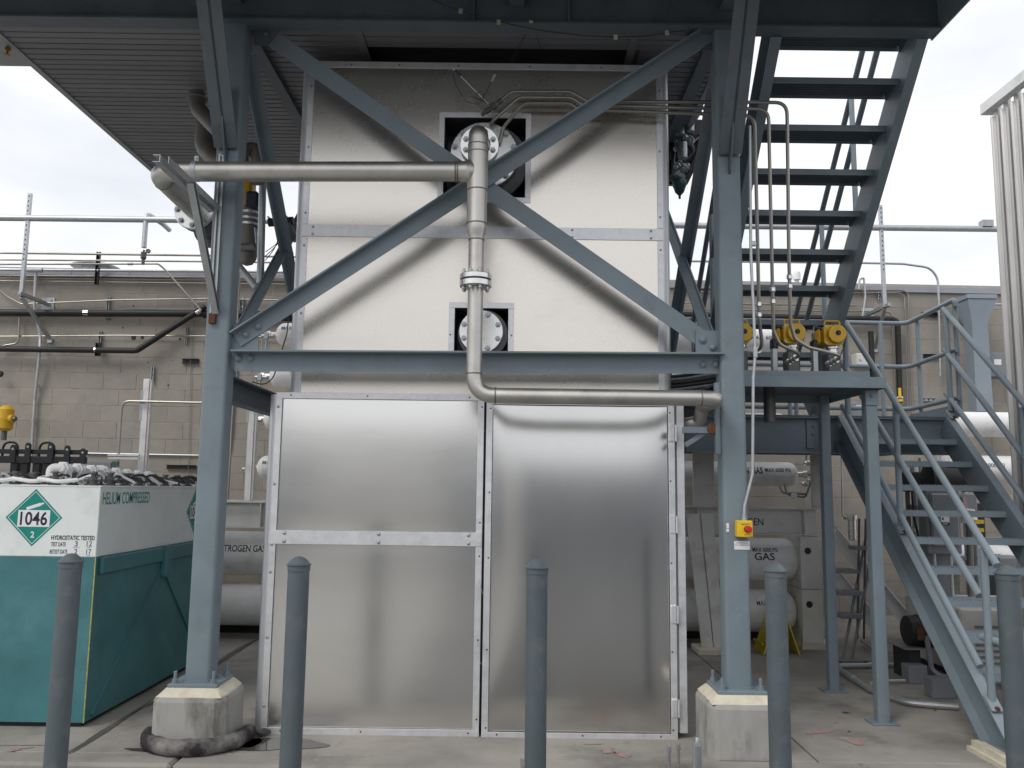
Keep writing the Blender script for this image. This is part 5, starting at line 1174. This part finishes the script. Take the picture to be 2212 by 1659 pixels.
# ---- right part of the wall
wtube('conduit_line', 'arched conduit over the roof edge dropping down the right wall', 'conduit', [(1470, 564), (1865, 568), (1950, 570), (2008, 578), (2026, 600), (2029, 700), (2031, 812)], .015, GALV, .12, .25)
wtube('conduit_line', 'short hooked conduit rising over the roof edge at the right', 'conduit', [(1855, 625), (1857, 603), (1866, 600), (1869, 640), (1862, 692)], .014, GALV, .10, .05)
wtube('thin_line', 'outer of two thin tubes turning down the right wall', 'tube', [(1470, 622), (1950, 627), (1961, 633), (1964, 700), (1972, 930)], .009, TUBE, .05, .08)
wtube('thin_line', 'inner of two thin tubes turning down the right wall', 'tube', [(1470, 630), (1942, 633), (1953, 640), (1956, 700), (1962, 930)], .009, TUBE, .05, .08)
wtube('thin_line', 'level tube with a corner above the right black pipe', 'tube', [(1470, 668), (1910, 673), (1926, 676), (1930, 760), (1936, 900)], .010, TUBE, .06, .06)
wtube('thin_line', 'thin tube just above the right black pipe', 'tube', [(1470, 655), (1850, 660)], .009, TUBE, .06, .06)
bl = wtube('insulated_pipe', 'black insulated pipe turning down the right wall to a yellow band', 'pipe', [(1470, 679), (1640, 684), (1928, 690), (1939, 695), (1944, 870)], .036, FOAM, .12, .08, n=14)
part('yellow_band', B().lathe(wall(1944, 868, .12), Z_, [(0, .040), (.03, .040)], 12), YELB, bl)
part('white_band', B().lathe(wall(1944, 861, .12), Z_, [(0, .039), (.025, .039)], 12), WHITEP, bl)
part('yellow_stripe', B().box(wall(1941.5, 858, .165), wall(1945.5, 838, .155)), YELB, bl)
bl2 = wtube('insulated_pipe', 'shorter black insulated pipe ending beside the stair landing rail', 'pipe', [(1881, 716), (1887, 868)], .034, FOAM, .12, .05, n=14)
part('yellow_band', B().lathe(wall(1887, 866, .12), Z_, [(0, .038), (.03, .038)], 12), YELB, bl2)
wstrut(1990, 676, 2030, 683, 'upper dark strut on the right wall', BLACK)
wstrut(1994, 796-30, 2030, 773, 'middle dark strut on the right wall', BLACK)
wstrut(1990, 860, 2021, 867, 'lower strut crossing a thin tube on the right wall', GALV)
wstrut(1895, 631, 1903, 652, 'small strut clip under the right roof edge')
dk = thing('flared_duct', 'pale blue grey square duct with flared top on the right wall', 'duct', wall(2105, 890, .3))
dq = [wall(2104, y, .35) for y in (643, 652, 662, 697, 890)]; cxd = dq[0].x; yd_ = dq[0].y
def ring4(w, z): return [V((cxd-w, yd_-w, z)), V((cxd+w, yd_-w, z)), V((cxd+w, yd_+w, z)), V((cxd-w, yd_+w, z))]
lay = [(.100, dq[4].z), (.098, dq[3].z), (.165, dq[2].z), (.170, dq[1].z)]
b = B()
for w, z in lay: b.v += ring4(w, z)
for k in range(3): b.f += [(k*4+i, k*4+(i+1) % 4, k*4+4+(i+1) % 4, k*4+4+i) for i in range(4)]
b.f += [(0, 1, 2, 3), (12, 13, 14, 15)]
DUCT = mat('pale_duct_paint', (.27, .32, .37), .5, 0, .06, 4, .05, 60)
part('duct', b, DUCT, dk); part('cap', B().box(ring4(.185, dq[1].z+.001)[0], ring4(.185, dq[0].z)[2], .004), DUCT, dk)
def cabinet(x0, y0, x1, y1, off, lab, mt=GREY, dep=.16, plate=True, cat='cabinet'):
    a, b = wall(x0, y1, off), wall(x1, y0, off); t = thing('electrical_cabinet', lab, cat, a)
    part('case', B().box((a.x, a.y, a.z), (b.x, a.y+dep, b.z), .006), mt, t)
    d_ = part('door', B().box((a.x+.012, a.y-.012, a.z+.012), (b.x-.012, a.y-.0005, b.z-.012), .004), mt, t)
    part('latch', B().lathe((a.x+.04, a.y-.012, (a.z+b.z)/2), (0, -1, 0), [(0, .014), (.012, .012)], 10), BOLTM, d_)
    if plate: part('nameplate', B().box(((a.x*.45+b.x*.55)-.04, a.y-.0135, (a.z+b.z)/2-.0), ((a.x*.45+b.x*.55)+.05, a.y-.0125, (a.z+b.z)/2+.07)), WHITEP, d_)
    return t
cabinet(2127, 762, 2174, 815, .3, 'dark grey electrical cabinet right of the flared duct')
cabinet(1828, 905-35, 1878, 905, .4, 'grey cabinet seen under the valve stand')
cabinet(1851, 763, 1876, 792, .25, 'small pale junction box between the valves and the landing rail', WHITEG, plate=False)
cabinet(184, 996, 244, 1040, .5, 'grey electrical cabinet behind the gas manifold')
wtube('conduit_line', 'arched conduit beside the flared duct at the right', 'conduit', [(2118, 760), (2120, 680), (2140, 658), (2212, 656)], .016, GALV, .25, .15)
ya = thing('wall_actuator', 'yellow cylindrical actuator on the wall at the left edge', 'actuator', wall(14, 935, .5))
c = wall(12, 905, .45)
part('body', B().lathe(c-Z_*.14, Z_, [(0, .055), (.02, .075), (.03, .085), (.12, .085), (.14, .09), (.16, .085), (.25, .085), (.27, .07), (.29, .05), (.30, .03)], 20), YEL, ya)
part('side_cap', B().lathe(c+V((.07, -.02, 0)), (1, -.2, 0), [(0, .05), (.04, .05), (.045, .04)], 14), YEL, ya)
part('shaft', B().lathe(c+V((.115, -.03, 0)), (1, -.2, 0), [(0, .03), (.03, .025)], 8), DARKMETAL, ya)
part('stem', B().tube([c-Z_*.14, c-Z_*.25], .03, 10), DARKMETAL, ya)
fg = thing('wall_gauge', 'small dark round gauge at the left edge of the wall', 'gauge', wall(0, 812, .1))
part('dial', B().lathe(wall(1, 808, .1), (0, -1, 0), [(0, .04), (.03, .04), (.034, .03)], 16), BLACK, fg)

# ================================================================== black lifting frame behind the helium box
bf_ = thing('lifting_frame', 'black steel lifting frame with lugs and hoops behind the helium box', 'frame', at(80, 1040, 8.3))
YBk = 8.25
def bz(y): return at(100, y, YBk).z
x0b, x1b = -6.6, at(184, 985, YBk).x
zoff = 1.575
part('top_bar', B().box((x0b, YBk, bz(981)), (x1b, YBk+.05, bz(971)), .003), BLACK, bf_)
part('lower_bar', B().box((x0b, YBk-.02, bz(1001)), (x1b, YBk+.05, bz(986)), .003), BLACK, bf_)
for x in (30, 62, 111, 147, 181):
    p = at(x, 985, YBk); zt_ = bz(962 if x in (30, 147) else 957) if x != 181 else bz(968)
    lg = part('lug', B().prism([(p.x-.03, YBk-.03, bz(1000)), (p.x+.03, YBk-.03, bz(1000)), (p.x+.026, YBk-.03, zt_-.02), (p.x+.012, YBk-.03, zt_), (p.x-.012, YBk-.03, zt_), (p.x-.026, YBk-.03, zt_-.02)], (0, .02, 0)), BLACK, bf_)
    part('lug_hole', B().lathe((p.x, YBk-.031, zt_-.04), (0, 1, 0), [(0, .012), (.0006, .012)], 10), STRUT, lg)
for x in (8, 88):
    p = at(x, 985, YBk); part('hoop', B().tube(bend([(p.x-.075, YBk+.1, bz(1000)), (p.x-.075, YBk+.1, bz(955)), (p.x+.075, YBk+.1, bz(955)), (p.x+.075, YBk+.1, bz(1000))], .08, 8), .012, 8), BLACK, bf_)
for x in (30, 52, 78, 100): p = at(x, 1000, YBk); part('leg', B().box((p.x-.035, YBk+.0, .0), (p.x+.035, YBk+.06, bz(1001)), .003), BLACK, bf_)

# ================================================================== dark pipework behind the left column
vs_ = thing('vent_pipes', 'dull grey vent pipe elbows dropping out of the plank ceiling', 'pipe', at(440, 330, 6.4))
part('upper_elbow', B().tube(bend([at(425, 200, 6.35), at(427, 235, 6.35), at(470, 280, 6.25), at(530, 330, 6.2)], .12, 6), .062, 16), DULL, vs_)
part('lower_elbow', B().tube(bend([at(443, 262, 6.6), at(440, 318, 6.6), at(474, 352, 6.5), at(540, 360, 6.5)], .16, 6), .075, 16), DULL, vs_)
part('ceiling_collar', B().lathe(at(425, 213, 6.35), Z_, [(0, .085), (.006, .085)], 18), SOFF, vs_)
part('right_elbow', B().tube(bend([at(532, 330, 6.3), at(548, 320, 6.3), at(556, 345, 6.3), at(556, 395, 6.3)], .1, 6), .06, 16), DULL, vs_)
cv_ = thing('control_valve', 'upright stainless control valve with yellow actuator behind the left column', 'valve', at(536, 575, 6.9))
q = at(536, 510, 6.9)
def hv(y): return at(536, y, 6.9).z
part('body', B().lathe((q.x, 6.9, hv(575)), Z_, [(0, 0), (.02, .05), (.06, .078), (.12, .085), (hv(520)-hv(575), .085), (hv(505)-hv(575), .075), (hv(470)-hv(575), .085), (hv(455)-hv(575), .085)], 22), DULL, cv_)
for y in (465, 478, 490): part('flange', B().lathe((q.x, 6.9, hv(y)), Z_, [(0, .098), (.02, .098)], 22), STEELB, cv_)
part('side_pipe', B().tube([(q.x-.2, 6.85, hv(541)), (q.x+.10, 6.8, hv(540))], .035, 12), DULL, cv_)
part('yellow_actuator', B().box((q.x-.09, 6.85, hv(452)), (q.x+.02, 7.0, hv(385)), .02), YEL, cv_)
part('actuator_block', B().box((q.x-.02, 6.8, hv(455)), (q.x+.10, 6.95, hv(420)), .02), mat('dark_blue_case', (.012, .018, .04), .5), cv_)
part('red_box', B().box((q.x+.13, 7.0, hv(405)), (q.x+.22, 7.05, hv(385)), .01), RED, cv_)
part('handle', B().tube(bend([(q.x+.09, 6.8, hv(500)), (q.x+.10, 6.8, hv(515)), (q.x+.11, 6.8, hv(540))], .03, 4), .012, 8), STRUT, cv_)
rnw = random.Random(2)
for k in range(3): part('wire', B().tube([V((q.x+.14+(.14-.02*k)*math.sin(j*.157), 6.95, hv(462)-.016*j*(1+.12*k))) for j in range(21)], .004, 5), BLACK, cv_)
gs = thing('pipe_stand', 'grey vertical support bar with diagonal pipe right of the left column', 'support', at(563, 600, 6.5))
part('bar', B().tube([at(569, 340, 6.5), at(562, 612, 6.5)], .03, 12), STRUT, gs)
part('diagonal', B().tube([at(512, 570, 6.6), at(553, 620, 6.6)], .03, 10), GALV, gs)
ja = thing('junction_arm', 'black horizontal arm and clamp next to the enclosure', 'bracket', at(610, 478, 6.6))
part('arm', B().tube([at(580, 481, 6.7), at(634, 477, 6.7)], .035, 10), BLACK, ja)
part('diagonal', B().bar(at(615, 470, 6.7), at(640, 520, 6.7), rect(.05, .05)), BLUE_SHADE, ja)

# ================================================================== dark valve cluster behind the enclosure at the top right
vc = thing('valve_cluster', 'dark cluster of valves, fittings and tubes hanging behind the enclosure top right', 'valve cluster', at(1480, 420, 7.2))
rv = random.Random(4)
def vcp(x, y, Y=7.1): return at(x, y, Y)
part('hanger', B().box(vcp(1452, 182), vcp(1545, 172, 7.15)).box(vcp(1527, 250), vcp(1541, 172, 7.12)).box(vcp(1520, 318), vcp(1535, 275, 7.12)), BLACK, vc)
part('cross_bar', B().box(vcp(1450, 290), vcp(1524, 281, 7.16)).box(vcp(1450, 343), vcp(1530, 331, 7.16)), BLACK, vc)
part('diagonal', B().bar(vcp(1480, 395), vcp(1545, 262), rect(.05, .05)), BLACK, vc)
part('cluster_silhouette', B().prism([vcp(x, y, 7.2) for x, y in ((1446, 262), (1512, 258), (1536, 262), (1531, 288), (1510, 298), (1521, 338), (1500, 346), (1491, 372), (1478, 398), (1446, 398))], (0, .05, 0)), BLACK, vc)  # added flat black silhouette, fills in the dark mass of the cluster
for k in range(40):
    y = rv.uniform(255, 390); x = rv.uniform(1456, 1512-(y-255)*.25); s_ = rv.uniform(.018, .045)
    d = V((rv.uniform(-1, 1), rv.uniform(-1, 1), rv.uniform(-1, 1)))
    part('fitting', B().lathe(vcp(x, y, 7.05+rv.uniform(-.1, .1)), d, [(-s_, s_*.6), (-s_*.4, s_*.6), (-s_*.4, s_), (s_*.4, s_), (s_*.4, s_*.6), (s_*1.3, s_*.55)], 8), DARKMETAL if rv.random() < .6 else STRUT, vc)
for k in range(9):
    pts = [vcp(rv.uniform(1452, 1510), rv.uniform(250, 300)), vcp(rv.uniform(1452, 1520), rv.uniform(300, 345)), vcp(rv.uniform(1452, 1495), rv.uniform(345, 400))]
    part('small_line', B().tube(bend(pts, .06, 4), .006, 6), BLACK if k % 2 else TUBE, vc)
for x, y in ((1470, 275), (1490, 268), (1475, 325)): part('cylinder', B().lathe(vcp(x, y, 6.98), Z_, [(-.08, .02), (-.07, .04), (.07, .04), (.08, .02)], 12), STRUT, vc)
part('teal_regulator', B().lathe(vcp(1468, 398, 7.0), V((0, -1, .2)), [(-.05, .04), (-.02, .06), (.03, .06), (.045, .04), (.05, 0)], 18).lathe(vcp(1468, 415, 7.0), (0, 0, -1), [(-.03, .05), (.0, .04), (.03, .012), (.06, .01)], 12), TEALV, vc)
for a_, b_ in (((1450, 300), (1492, 256)), ((1450, 372), (1490, 338)), ((1450, 398), (1478, 368)), ((1450, 258), (1500, 246))): part('valve_block', B().box(vcp(*a_, 7.2), vcp(*b_, 7.1), .01), BLACK, vc)
for k in range(6): part('tray_pipe', B().tube([at(1452+k*12, 240, 7.4), at(1449+k*10, 265, 7.9)], .02, 8), BLACK, vc)

# cable bundle between enclosure and right column, below the strut
cbn = thing('cable_bundle', 'bundle of dark cables and tubes passing behind the right column under the strut', 'cable', (1.4, 6.2, 2.4))
for k in range(8):
    z = 2.28+.028*k; part('cable', B().tube([(1.17+.004*k, 7.3, z+.10), (1.27+.012*k, 6.3, z), (1.36+.012*k, 5.62, z-.05)], .014, 8), BLACK if k % 3 else STRUT, cbn)

# ================================================================== things under the stair
def leanbar(a, b, Y0, Y1, lab):
    p, q = at(*a, Y0), at(*b, Y1); t = thing('white_channel', lab, 'channel', q, 'white diagonal channels under the stair')
    part('web', B().bar(p, q, rect(.012, .15), (0, 0, 1)), WHITE, t); part('lip', B().bar(p-Y_*.03+Z_*.08, q-Y_*.03+Z_*.08, rect(.05, .010)), WHITE, t)
leanbar((1800, 1150), (1968, 1350), 9.35, 9.35, 'upper white diagonal channel leaning behind the stair')
leanbar((1800, 1238), (1905, 1362), 9.3, 9.3, 'lower white diagonal channel leaning behind the stair')
rl = thing('rolling_ladder', 'dark grey rolling step ladder standing behind the valve stand legs', 'ladder', gnd(1850, 1428))
g = gnd(1850, 1425); LYr = g.y
for i, (xa, xb, y) in enumerate(((1858, 1894, 1184), (1806, 1860, 1233), (1810, 1866, 1280), (1812, 1860, 1328))):
    a, b = at(xa, y, LYr), at(xb, y, LYr); part('step', B().box((a.x, LYr-.05+.05*(3-i), a.z-.03), (b.x, LYr+.14+.05*(3-i), a.z+.01), .003), GREY, rl)
for ps in (((1868, 1180), (1820, 1425)), ((1888, 1180), (1840, 1425))): part('side_rail', B().tube([at(ps[0][0]+10, ps[0][1]-60, LYr+.3), at(*ps[1], LYr)], .014, 8), GREY, rl)
for x in (1852, 1866): part('upright', B().tube([at(x, 1380, LYr+.15), at(x+4, 1120, LYr+.15)], .012, 8), DARKMETAL, rl)
zg = .05
part('base_tube', B().tube(bend([gnd(1812, 1440)+Z_*zg, gnd(1918, 1440)+Z_*zg, gnd(1862, 1395)+Z_*zg], .1, 4), .014, 8), GREY, rl)
for x in (1815, 1872): part('caster', B().lathe(gnd(x, 1443)+V((-.012, 0, .03)), X_, [(0, .03), (.025, .03)], 14), BLACK, rl)
fc = thing('filter_canister', 'small shiny filter canister on thin tube behind the stair', 'filter', at(1842, 1168, 9.6))
part('bowl', B().lathe(at(1842, 1168, 9.6), Z_, [(0, .02), (.01, .045), (.24, .045), (.24, .058), (.29, .058)], 16), STEELB, fc)
part('head', B().box(at(1822, 1122, 9.63), at(1852, 1116, 9.57), .004).tube(bend([at(1824, 1120, 9.6), at(1820, 1110, 9.6), at(1817, 950, 9.6)], .05, 4), .010, 8), STRUT, fc)
fv = thing('tube_fittings', 'chrome tube fittings beyond the right end of the lowest slim tube', 'fittings', at(1750, 1040, 9.3))
for x, y in ((1742, 1000), (1752, 1000), (1745, 1022), (1752, 1040), (1738, 1045), (1776, 1000)): part('fitting', B().lathe(at(x, y, 9.2), (rv.uniform(-1, 1), -.6, rv.uniform(-1, 1)), [(-.03, .02), (-.01, .03), (.02, .03), (.04, .015)], 8), STEELB, fv)
for pts in (((1742, 1000), (1742, 960), (1757, 955)), ((1752, 1040), (1740, 1075), (1700, 1068), (1695, 1045)), ((1776, 1000), (1790, 960)), ((1684, 1048), (1690, 1065), (1740, 1067))): part('line', B().tube(bend([at(x, y, 9.25) for x, y in pts], .05, 4), .012, 8), TUBE, fv)
part('clamp_block', B().box(at(1708, 1078, 9.2), at(1722, 1066, 9.1), .01), WHITEG, fv)
# disconnect switch on a stand
ds = thing('disconnect_switch', 'grey switch box on legs with white OFF label seen through the stair', 'switch box', gnd(2040, 1345))
Yd = 7.9; a, b = at(2005, 1196, Yd), at(2072, 1057, Yd)
part('case', B().box((a.x, Yd, a.z), (b.x, Yd+.16, b.z), .008), GREY, ds)
dr = part('door', B().box((a.x+.03, Yd-.035, a.z+.07), (b.x-.03, Yd-.0005, b.z-.04), .02), GREY, ds)
l0, l1_ = at(2033, 1128, Yd-.036), at(2050, 1108, Yd-.036)
part('label', B().box((l0.x, Yd-.037, l0.z), (l1_.x, Yd-.0355, l1_.z)), WHITEP, dr)
part('off_plate', B().box((l0.x, Yd-.037, l0.z-.03), (l1_.x, Yd-.0355, l0.z-.002)), BLACK, dr)
text('OFF', WHITEP, dr, ((l0.x+l1_.x)/2, Yd-.0376, l0.z-.024), X_, Z_, .016, .045, .01, align='CENTER')
part('symbol', B().box((l0.x+.01, Yd-.038, l0.z+.02), (l0.x+.025, Yd-.0371, l0.z+.045)), BLACKP, dr)
for x in (2018, 2053): p = at(x, 1196, Yd+.08); part('leg', B().tube([(p.x, p.y, 0), (p.x, p.y, a.z)], .015, 8), GALV, ds)
part('back_board', B().box((a.x+.03, Yd+.17, .2), (b.x-.04, Yd+.19, a.z)), GREY, ds)
rr_ = thing('red_top_can', 'small white cone with red cap beside the switch box', 'container', at(2092, 1128, 8.1))
part('cone', B().lathe(at(2092, 1130, 8.1), Z_, [(0, .085), (.13, .06), (.14, .0)], 14), WHITE, rr_)
part('cap', B().lathe(at(2078, 1108, 8.05), (0, 0, 1), [(0, .03), (.08, .035), (.1, .02), (.105, 0)], 10), RED, rr_)
tp = thing('striped_tape', 'black and yellow striped marker beside the switch box', 'marker', at(2113, 1158, 8))
for i, (c_, m_) in enumerate(((0, BLACK), (1, YELB), (2, BLACK), (3, YELB))): part('band', B().box(at(2107, 1158-i*9, 8), at(2123, 1150-i*9, 8.02)), m_, tp)
# pump under the stair
pm = thing('pump_motor', 'black motor with red rating plate on a grey base under the stair', 'motor', gnd(2000, 1500))
g = gnd(1990, 1470); yb = g.y+.1
c = at(1985, 1362, yb)
part('motor', B().lathe((c.x-.12, yb, c.z), X_, [(0, .06), (.01, .125), (.06, .13), (.3, .13), (.36, .10)], 22), BLACK, pm)
for k in range(10): part('fin', B().lathe((c.x-.02+k*.028, yb, c.z), X_, [(0, .137), (.008, .137)], 22), BLACK, pm)
part('rating_plate', B().box((c.x-.08, yb-.136, c.z-.06), (c.x-.02, yb-.132, c.z+.05)), RUST, pm)
b0_ = at(1950, 1398, yb-.1)
part('base', B().box((b0_.x, yb-.15, .26), (b0_.x+.8, yb+.25, c.z-.13), .01), GREY, pm)
for q_ in (.05, .6): part('base_foot', B().box((b0_.x+q_, yb-.1, .0), (b0_.x+q_+.1, yb+.2, .259)), BLACK, pm)
part('hose', B().tube(bend([(b0_.x+.2, yb-.12, .38), (b0_.x+.22, yb-.14, .1), (b0_.x+.26, yb-.2, .06), (b0_.x+.9, yb-.45, .035)], .08, 5), .022, 10), GREY, pm)
for x, y, w in ((1985, 1478, .16), (2040, 1510, .18)): p = gnd(x, y); part('junction_box', B().box((p.x-w/2, p.y, .0), (p.x+w/2, p.y+.14, .15), .006), GREY, pm)
for nm, pts, lab, r_ in (('floor_conduit', ((1812, 1438), (1968, 1436)), 'straight bright conduit lying across the floor behind the valve stand', .022), ('floor_conduit', ((1815, 1447), (1880, 1490), (1960, 1518), (2070, 1527)), 'long grey conduit lying across the floor under the lower stair', .024), ('floor_conduit', ((1882, 1480), (1890, 1471), (1955, 1470)), 'thin bent conduit on the floor by the pump base', .012)):
    P = [gnd(x, y, .03)+Z_*0 for x, y in pts]; t = thing(nm, lab, 'conduit', P[0])
    part('run', B().tube(bend(P, .15, 5), r_, 10), GALV, t)
    q = P[0].lerp(P[1], .45); part('coupling', B().lathe(q, P[1]-P[0], [(-.03, r_+.007), (.03, r_+.007)], 10), GALV, t)
dkp = thing('dark_equipment', 'dark skid of equipment in the shadow below the landing', 'equipment', (3.6, 8.4, 0))
part('skid', B().box((4.3, 8.7, .0), (5.6, 9.2, .12), .01), BLACK, dkp)
part('upright', B().box((4.42, 8.8, .12), (4.50, 8.88, 1.5)), BLACK, dkp)
part('upright', B().box((4.9, 8.8, .12), (4.98, 8.88, 1.5)), BLACK, dkp)
part('pipe', B().tube(bend([(4.55, 8.75, 1.5), (4.55, 8.75, .4), (4.85, 8.75, .4), (4.85, 8.75, 1.3)], .1, 5), .04, 12), STRUT, dkp)
part('panel', B().box((5.05, 8.7, .12), (5.4, 9.1, .95), .01), GREY, dkp)

# ================================================================== yellow folding floor sign behind the bollard
ws = thing('floor_sign', 'yellow folding floor sign standing behind the bollard near the tubes', 'sign', gnd(1683, 1412))
g = gnd(1683, 1412); ap = at(1685, 1300, g.y+.02)
for s, xa, xb in ((-1, 1632, 1660), (1, 1704, 1733)):
    a0, a1 = gnd(xa, 1408), gnd(xb, 1414)
    tp_ = V((ap.x+s*.012, a0.y+.05, ap.z)); w = V((0, .30, 0)); out = V(((a0.x+a1.x)/2, a0.y, 0))
    pn = part('panel', B().prism([tp_+V((0, -.11, 0)), tp_+V((0, .11, 0)), V((out.x, out.y+.17, .005)), V((out.x, out.y-.17, .005))], (s*.014, 0, 0)), YELS, ws)
    part('ridge', B().bar(out+V((s*.014, -.15, .10)), out+V((s*.014, .15, .10)), rect(.012, .02)), YELS, pn)
part('hinge_bar', B().tube([(ap.x, g.y-.06, ap.z+.005), (ap.x, g.y+.16, ap.z+.005)], .014, 8), YELS, ws)

# ================================================================== more plant behind the lower stair
bg_ = thing('beige_housing', 'large pale equipment housing behind the lower treads of the stair', 'housing', at(2150, 1500, 7.4))
a, b = at(2082, 1495, 7.3), at(2300, 1318, 7.3)
part('case', B().box((a.x, 7.3, .06), (b.x, 8.3, b.z), .015), WHITEG, bg_)
part('plinth', B().box((a.x+.05, 7.35, 0), (b.x-.05, 8.25, .0595)), BLACK, bg_)
for k in range(7): part('louvre', B().box((a.x+.12, 7.288, b.z-.16-k*.05), (a.x+.55, 7.2995, b.z-.14-k*.05)), GREY, bg_)
ps = thing('pipe_riser_group', 'group of vertical risers with valves in the shade behind the stair', 'risers', gnd(1990, 1380))
for i, x in enumerate((1962, 1978, 1993, 2085)):
    p = at(x, 1100, 8.75+.05*i); part('riser', B().tube([(p.x, p.y, 0), (p.x, p.y, 1.85+.06*i)], (.025, .04, .02, .03)[i], 10), (DULL, STRUT, TUBE, STRUT)[i], ps)
    part('valve', B().lathe((p.x, p.y, .85+.22*i), Z_, [(-.07, .03), (-.05, .055), (.05, .055), (.07, .03)], 10), DULL, ps)
    part('clamp', B().box((p.x-.09, p.y-.05, 1.2-.1*i), (p.x+.09, p.y+.0, 1.25-.1*i), .004), STRUT, ps)
part('junction_box', B().box(at(1978, 1112, 8.6), at(2001, 1090, 8.75), .006), GREY, ps)
part('junction_box', B().box(at(1960, 1062, 8.6), at(1984, 1020, 8.75), .006), BLACK, ps)
part('lead', B().tube(bend([at(1970, 1060, 8.6), at(1975, 1120, 8.6), at(1990, 1180, 8.6), at(2010, 1250, 8.6)], .1, 4), .012, 7), BLACK, ps)

dm = thing('dark_machine', 'dark machinery with round casing in the shade below the landing', 'machine', gnd(2020, 1370))
c = at(2010, 1030, 8.3)
part('casing', B().lathe((c.x-.05, 8.3, c.z), X_, [(0, .08), (.02, .14), (.28, .14), (.30, .09), (.42, .08)], 18), BLACK, dm)
part('stand', B().box((c.x-.02, 8.25, 0), (c.x+.10, 8.42, c.z-.13), .006), DULL, dm)
part('gear_box', B().box((c.x+.14, 8.2, c.z-.45), (c.x+.40, 8.45, c.z-.16), .012), GREY, dm)
part('motor_pipe', B().tube(bend([(c.x+.25, 8.2, c.z-.2), (c.x+.25, 8.1, c.z-.5), (c.x+.22, 8.1, .1)], .08, 4), .03, 10), DULL, dm)
